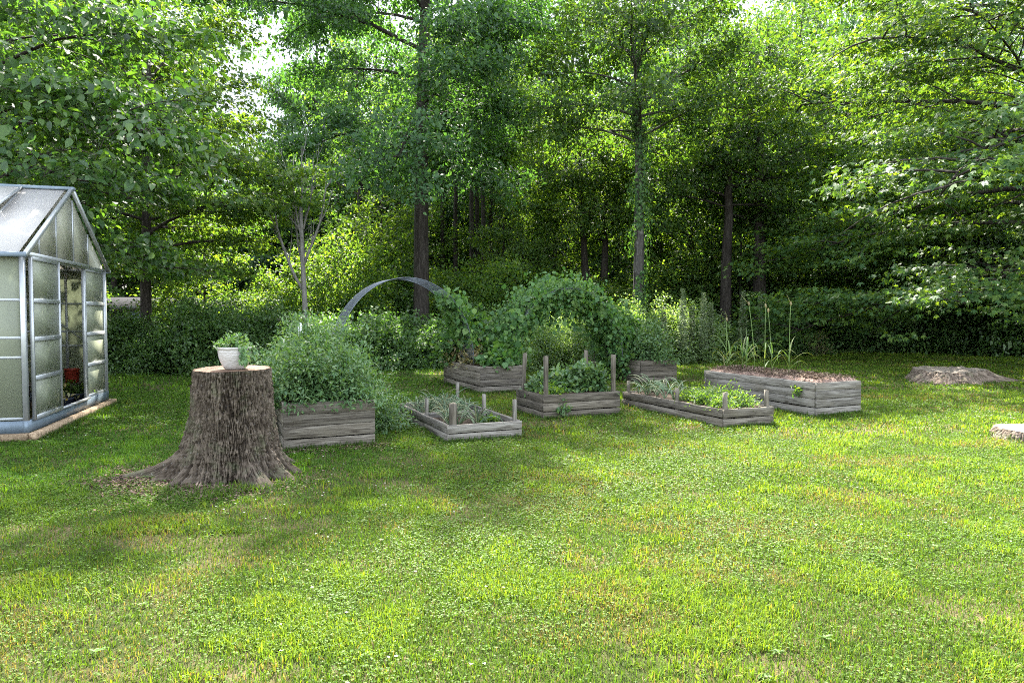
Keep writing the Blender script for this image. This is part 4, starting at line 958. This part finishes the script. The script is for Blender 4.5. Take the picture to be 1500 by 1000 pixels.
# ------------------------------------------------------------------ house beyond the trees
HX, HY = xat(205,33), 33.0
M['siding'] = plain_mat('pale_blue_siding', (.15,.22,.235), .7, 0, .06, 2); M['shingle'] = plain_mat('grey_shingle', (.03,.03,.032), 1, 0, .3, 14, .05)
M['trim'] = plain_mat('white_trim', (.6,.61,.61), .6); M['glass'] = plain_mat('dark_glass', (.03,.035,.04), .1, 0, .1, 4, .8)
hs = thing('house', 'pale blue house with lap siding half hidden behind the left trees', 'house', (HX,HY,0))
mb = MB(); hw, hd, he = 5.5, 3.5, 1.95
for k in range(15): # lap siding as wedge courses, front and sides
    z0 = k*.13; z1 = z0+.13
    mb.add([(-hw,-.02,z0),(hw,-.02,z0),(hw,0,z1),(-hw,0,z1)], np.array([(0,1,2,3)]))
    mb.add([(-hw,0,z0),(hw,0,z0),(hw,-.02,z0),(-hw,-.02,z0)], np.array([(0,1,2,3)]))
mb.box((-hw,.002,0),(hw,hd*2,he)); mb.build('wall', M['siding'], hs)
mb = MB(); mb.add([(-hw-.4,-.5,he-.1),(hw+.4,-.5,he-.1),(hw+.4,hd,he+.55),(-hw-.4,hd,he+.55),(hw+.4,hd*2+.5,he-.1),(-hw-.4,hd*2+.5,he-.1),
    (-hw-.4,-.5,he-.2),(hw+.4,-.5,he-.2),(hw+.4,hd*2+.5,he-.2),(-hw-.4,hd*2+.5,he-.2)], [np.array([(0,1,2,3),(3,2,4,5),(0,6,7,1),(4,8,9,5),(6,9,8,7)]), np.array([(1,2,4),(0,5,3)]), np.array([(1,4,8,7),(0,6,9,5)])]); mb.build('roof', M['shingle'], hs)
for wx in (-.95,2.4):
    mb = MB(); mb.bar((wx-.5,-.05,1.78),(wx+.5,-.05,1.78),.06,.09); mb.bar((wx-.5,-.05,1.05),(wx+.5,-.05,1.05),.06,.09); mb.bar((wx-.46,-.05,1.09),(wx-.46,-.05,1.74),.09,.06,(0,1,0)); mb.bar((wx+.46,-.05,1.09),(wx+.46,-.05,1.74),.09,.06,(0,1,0))
    wd_ = mb.build('window', M['trim'], hs); mb = MB(); mb.box((wx-.42,-.045,1.1),(wx+.42,-.03,1.74)); mb.build('pane', M['glass'], wd_)

# garden table in the shrubs and pale marker post
gt = thing('garden_table', 'weathered wooden table top poking out of shrubs left of the herb bed', 'table', (*Tpos(378,19.9),0), .2)
pm = MB()
for k in range(5): board(pm, (-.75,-.35+k*.14), (.75,-.35+k*.14), .13, .04, 1.42, (0,1), r9)
pm.build('table_top', M['wood_pale'], gt)
for x in (-.62,.62):
    for y in (-.25,.25):
        pm = MB(); post(pm, x, y, 0, 1.418, .08, r9); pm.build('leg', M['wood'], gt)
mk = thing('garden_marker', 'small pale grey post with whitish face standing in the bushy herbs', 'marker', (*Tpos(440,11.4),0))
pm = MB(); post(pm, 0, 0, 0, 1.36, .035, r9); pm.build('stake', M['wood'], mk)
pm = MB(); pm.lathe([(.001,1.22),(.03,1.22),(.042,1.25),(.045,1.36),(.04,1.41),(.018,1.45),(.001,1.455)], 16); pm.build('cap', M['trim'], mk, True)

# ------------------------------------------------------------------ ground and grass
EX = np.array([-40,-16,-13,-10,-6,-3,2,5,9,15,22,45]); EY = np.array([17.8,17.8,18,18.2,18.8,20.6,22.2,23.4,27.6,28.6,27.4,27])
def lawn_edge(x): return np.interp(x, EX, EY)
def ground_z(x, y):
    return (vnoise(x, y, 1.6, 3)-.5)*.03 + (vnoise(x, y, .5, 4)-.5)*.012
gx = np.concatenate([[-300,-150,-80,-50], np.linspace(-36,36,241), [50,80,150,300]]); gy = np.concatenate([[-60,-20,-5], np.linspace(0,62,248), [80,120,200,400]])
X, Y = np.meshgrid(gx, gy); Z = ground_z(X,Y)-.012
mb = MB(); k = len(gx); i = np.arange(len(gy)-1)[:,None]*k + np.arange(k-1)[None]
lawn_mask = np.clip((lawn_edge(X)+.4-Y)/1.2, 0, 1)
mb.add(np.stack([X,Y,Z],-1).reshape(-1,3), np.stack([i,i+1,i+k+1,i+k],-1).reshape(-1,4), lawn=lawn_mask.ravel())
b = NT('lawn_ground'); a = b.n('Attribute', attribute_name='lawn'); tc = b.n('TexCoord')
n1 = b.n('TexNoise', i_Scale=45, i_Detail=9, i_Roughness=.8); b.l(tc, n1, 'Object', 0)
n2 = b.n('TexNoise', i_Scale=1.3, i_Detail=5, i_Roughness=.6); b.l(tc, n2, 'Object', 0)
g1 = b.ramp(n1, [(.32,(.014,.019,.006)),(.5,(.034,.044,.013)),(.66,(.065,.062,.026))]); g2 = b.ramp(n1, [(.3,(.06,.045,.025)),(.5,(.12,.09,.05)),(.7,(.19,.15,.09))])  # first ramp darkened so gaps between blades read as shadow
f2 = b.ramp(n2, [(.45,(0,0,0)),(.68,(1,1,1))]); mg = b.n('MixRGB'); b.l(f2, mg, 0, 0); b.l(g1, mg, 0, 1); b.l(g2, mg, 0, 2)
lit = b.ramp(n1, [(.3,(.015,.016,.008)),(.5,(.04,.038,.02)),(.7,(.07,.075,.03))])
mm = b.n('MixRGB'); b.l(a, mm, 'Fac', 0); b.l(lit, mm, 0, 1); b.l(mg, mm, 0, 2)
p = b.n('BsdfPrincipled', i_Roughness=1); p.inputs['Specular IOR Level'].default_value = .05; b.l(mm, p, 0, 'Base Color')
bp = b.n('Bump', i_Strength=.8, i_Distance=.03); b.l(n1, bp, 0, 'Height'); b.l(bp, p, 0, 'Normal'); b.l(p, b.out)
o = mb.build('lawn', b.m, None, True); o['kind'] = 'structure'

def blocked(x, y):
    bad = np.zeros(len(x), bool)
    for fl, w, l in BEDS:
        dx = x-fl[0]; dy = y-fl[1]; a = dx*U[0]+dy*U[1]; c = dx*V[0]+dy*V[1]
        bad |= (a > -.012) & (a < w+.012) & (c > -.012) & (c < l+.012)
    dx = x-GA[0]; dy = y-GA[1]; a = dx*E1[0]+dy*E1[1]; c = -dx*E1[1]+dy*E1[0]
    bad |= (a > -.13) & (a < GW+.13) & (c > -.13) & (c < GL+.13)
    bad |= (x-STX)**2+(y-STY)**2 < .47**2
    bad |= (x-s2p[0])**2+(y-s2p[1])**2 < .78**2
    bad |= (x-6.78)**2+(y-8.75)**2 < .46**2
    return bad
rng = np.random.default_rng(400)
def sample(y0, y1, dens, mx=1.2):
    hw = .80*y1+mx; n = int(dens*(y1-y0)*2*hw)
    x = rng.uniform(-hw, hw, n); y = rng.uniform(y0, y1, n)
    k = (np.abs(x) < .80*y+mx) & (y < lawn_edge(x)+rng.normal(0,.3,n)) & ~blocked(x, y)
    return x[k], y[k]
def bare(x, y):  # worn soil near the big stump and small dry patches
    d = np.hypot((x-STX-.0)/1.25, (y-STY+.25)/.75)
    b1 = np.clip(1.15-d, 0, 1)*1.1
    b2 = np.clip((vnoise(x,y,.9,21)*.6+vnoise(x,y,.33,22)*.4-.60)*5, 0, .55)
    b3 = np.exp(-(((x+1.0)/.9)**2+((y-7.35)/.35)**2))*.55
    return np.clip(b1+b2+b3, 0, .95)
GRASS = MB(); CLOV = MB()
def tint(base, n, var=.22):
    v = rng.uniform(1-var, 1+var, (n,1)); h = rng.normal(0,.07,(n,1))
    c = np.asarray(base)*v*np.concatenate([1+h, np.ones((n,1)), 1-h*.5], 1)
    return np.concatenate([np.clip(c,0,1), np.ones((n,1))], 1)
for y0, y1, dg, dc, hs_, wsc in [(1.6,4.2,11000,4200,.9,.85),(4.2,6,7000,2900,.9,1.05),(6,9,3600,1600,1.0,1.4),(9,14,1400,600,1.15,2.1),(14,30,360,170,1.3,3.4)]:
    x, y = sample(y0, y1, dg); bb = bare(x, y); k = rng.random(len(x)) > bb*.9; x, y = x[k], y[k]; n = len(x)
    tuft = vnoise(x,y,.55,31)*.6+vnoise(x,y,.17,32)*.4; tf = np.clip((tuft-.53)*7, 0, 1)
    dry = np.clip((vnoise(x,y,.8,33)*.55+vnoise(x,y,.25,34)*.45-.52)*4.5, 0, 1)
    lush = np.clip((-x-.3)/2,0,1)*np.clip((y-5.2)/1.5,0,1); dry = dry*(1-.85*lush)
    big_ = vnoise(x,y,2.6,35)
    c = np.where((rng.random(n) < tf*.85)[:,None], tint((.106,.166,.016),n,.38), tint((.058,.106,.013),n,.45))
    c = np.where((rng.random(n) < dry*.42+.04)[:,None], tint((.145,.118,.047),n,.35), c); c[:,:3] *= (.86+.34*big_)[:,None]; c[:,0] *= 1-.22*lush
    Hh = hs_*(.030+.022*rng.random(n)+tf*.035*rng.random(n)); W = wsc*(.0035+.0025*rng.random(n))*(1+tf*.5)
    put_blades(GRASS, np.stack([x,y,ground_z(x,y)-.012],-1), Hh, W, rng.random(n)*6.283, rng.uniform(.2,1.15,n), tint=c)
    # clover and broad weeds: little leaves held flat
    x, y = sample(y0, y1, dc); cl = vnoise(x,y,1.1,41)*.6+vnoise(x,y,.3,42)*.4; k = (rng.random(len(x)) < np.clip((cl-.30)*2.6,.12,1)) & (rng.random(len(x)) > bare(x,y)); x, y = x[k], y[k]; n = len(x)
    P = np.stack([x,y,ground_z(x,y)+hs_*(.008+.026*rng.random(n))],-1); a = rng.random(n)*6.283
    cc = tint((.064,.117,.014),n,.45); s_ = wsc**.85*(.0065+.005*rng.random(n)); N = rand_dirs(rng,n,1,.55)
    for q in range(3 if y0 < 8 else 1):
        aa = a+q*2.094; put_leaves(CLOV, P, np.stack([np.cos(aa),np.sin(aa),rng.normal(-.05,.15,n)],-1), N, s_*(1 if y0 < 8 else 1.7), s_*.95*(1 if y0 < 8 else 1.5), T_QUAD, tint=cc)
x, y = sample(2.2,13,1.3); n0 = len(x)
for q in range(7):
    aa = q*.9+rng.random(n0)*.5; ln = rng.uniform(.018,.042,n0)*np.clip(rng.lognormal(0,.2,n0),.6,1.5)
    put_leaves(CLOV, np.stack([x,y,ground_z(x,y)+.012],-1), np.stack([np.cos(aa),np.sin(aa),rng.uniform(.1,.5,n0)],-1), rand_dirs(rng,n0,1,.2), ln, ln*.42, T_LEAF, tint=tint((.062,.112,.022),n0,.3))
# coarse crab grass tufts, and longer grass that the mower missed along boards and stumps
def tufts(cx, cy, per, h, w, base, spread):
    n = len(cx)*per; x = np.repeat(cx,per)+rng.normal(0,spread,n); y = np.repeat(cy,per)+rng.normal(0,spread,n)
    k = ~blocked(x,y); x, y = x[k], y[k]; n = len(x)
    put_blades(GRASS, np.stack([x,y,ground_z(x,y)-.012],-1), h*rng.uniform(.5,1.3,n), w*rng.uniform(.7,1.3,n), rng.random(n)*6.283, rng.uniform(.2,1.2,n), tint=tint(base,n))
for (y0,y1,d,ws) in ((2.2,7,5,1),(7,13,2.5,1.5)):
    x, y = sample(y0,y1,d); k = vnoise(x,y,1.4,51) > .5; tufts(x[k], y[k], 22, .085, .0075*ws, (.12,.165,.018), .055)
ex, ey = [], []
for fl, w, l in BEDS:
    m = 55
    for (a0,b0,a1,b1) in ((0,-.04,w,-.04),(-.04,0,-.04,l),(w+.04,0,w+.04,l),(0,l+.04,w,l+.04)):
        f = rng.random(m); p = fl[None] + U[None]*(a0+(a1-a0)*f)[:,None] + V[None]*(b0+(b1-b0)*f)[:,None]; ex.append(p[:,0]); ey.append(p[:,1])
f = rng.random(160); p = GA[None]+E1[None]*(f*GW)[:,None]+np.array([[E1[1],-E1[0]]])*.17; ex.append(p[:,0]); ey.append(p[:,1])
f = rng.random(120)*6.283; ex.append(s2p[0]+np.cos(f)*.95); ey.append(s2p[1]+np.sin(f)*.95); ex.append(6.78+np.cos(f)*.5); ey.append(8.75+np.sin(f)*.5)
tufts(np.concatenate(ex), np.concatenate(ey), 7, .085, .009, (.05,.088,.018), .03)
f = rng.uniform(R(225),R(330),46); tufts(STX+np.cos(f)*rng.uniform(.62,1.0,46), STY+np.sin(f)*rng.uniform(.62,1.0,46), 14, .09, .008, (.054,.092,.018), .045)
f = rng.random(500)*60-30; yy = lawn_edge(f)+rng.normal(.2,.35,500); tufts(f, yy, 8, .22, .02, (.06,.11,.03), .12)
DB = MB(); n = 3200; a = rng.normal(R(232),.75,n); d = .52+np.abs(rng.normal(0,.28,n)); x = STX+np.cos(a)*d*1.25; y = STY+np.sin(a)*d
n2 = 700; f = rng.random(n2); q = np.array(B1)[None]+U[None]*(f*1.3-.1)[:,None]-V[None]*np.abs(rng.normal(.05,.16,n2))[:,None]
x = np.concatenate([x,q[:,0]]); y = np.concatenate([y,q[:,1]]); n = len(x)
put_leaves(DB, np.stack([x,y,ground_z(x,y)+rng.random(n)*.012],-1), rng.normal(0,1,(n,3))*np.array([1,1,.15]), rand_dirs(rng,n,1,.35), rng.uniform(.015,.06,n), rng.uniform(.01,.03,n), T_QUAD)
M['debris'] = leaf_mat('bark_debris', [(.05,.032,.024),(.13,.085,.062),(.24,.17,.13)], trans=(1,1,1), tr=.05, rough=.9, spec=.1)
o = DB.build('bark_debris', M['debris']); o['kind'] = 'stuff'; tag(o, 'brown bark crumbs and wood chips around the big stump and herb bed', 'debris')
# white clover blossoms
x, y = sample(2.2,12,5); k = vnoise(x,y,1.5,61) > .5; x, y = x[k], y[k]
for q in range(5):
    n = len(x); aa = rng.random(n)*6.283
    put_leaves(CLOV, np.stack([x,y,ground_z(x,y)+.035],-1), np.stack([np.cos(aa),np.sin(aa),np.full(n,.4)],-1), rand_dirs(rng,n,1,.3), .011, .010, T_QUAD, tint=np.concatenate([np.full((n,3),.62),np.ones((n,1))],1))
M['grass'] = attr_leaf_mat('grass_blade', (1.4,1.35,.45), .42, .55, .12); M['clover'] = attr_leaf_mat('clover_leaf', (1.3,1.3,.45), .38, .55, .14)
o = GRASS.build('grass', M['grass']); o['kind'] = 'stuff'; tag(o, 'patchy green lawn grass with dry tufts all over the garden', 'grass')
o = CLOV.build('clover', M['clover']); o['kind'] = 'stuff'; tag(o, 'clover and small weeds mixed through the lawn grass', 'clover')
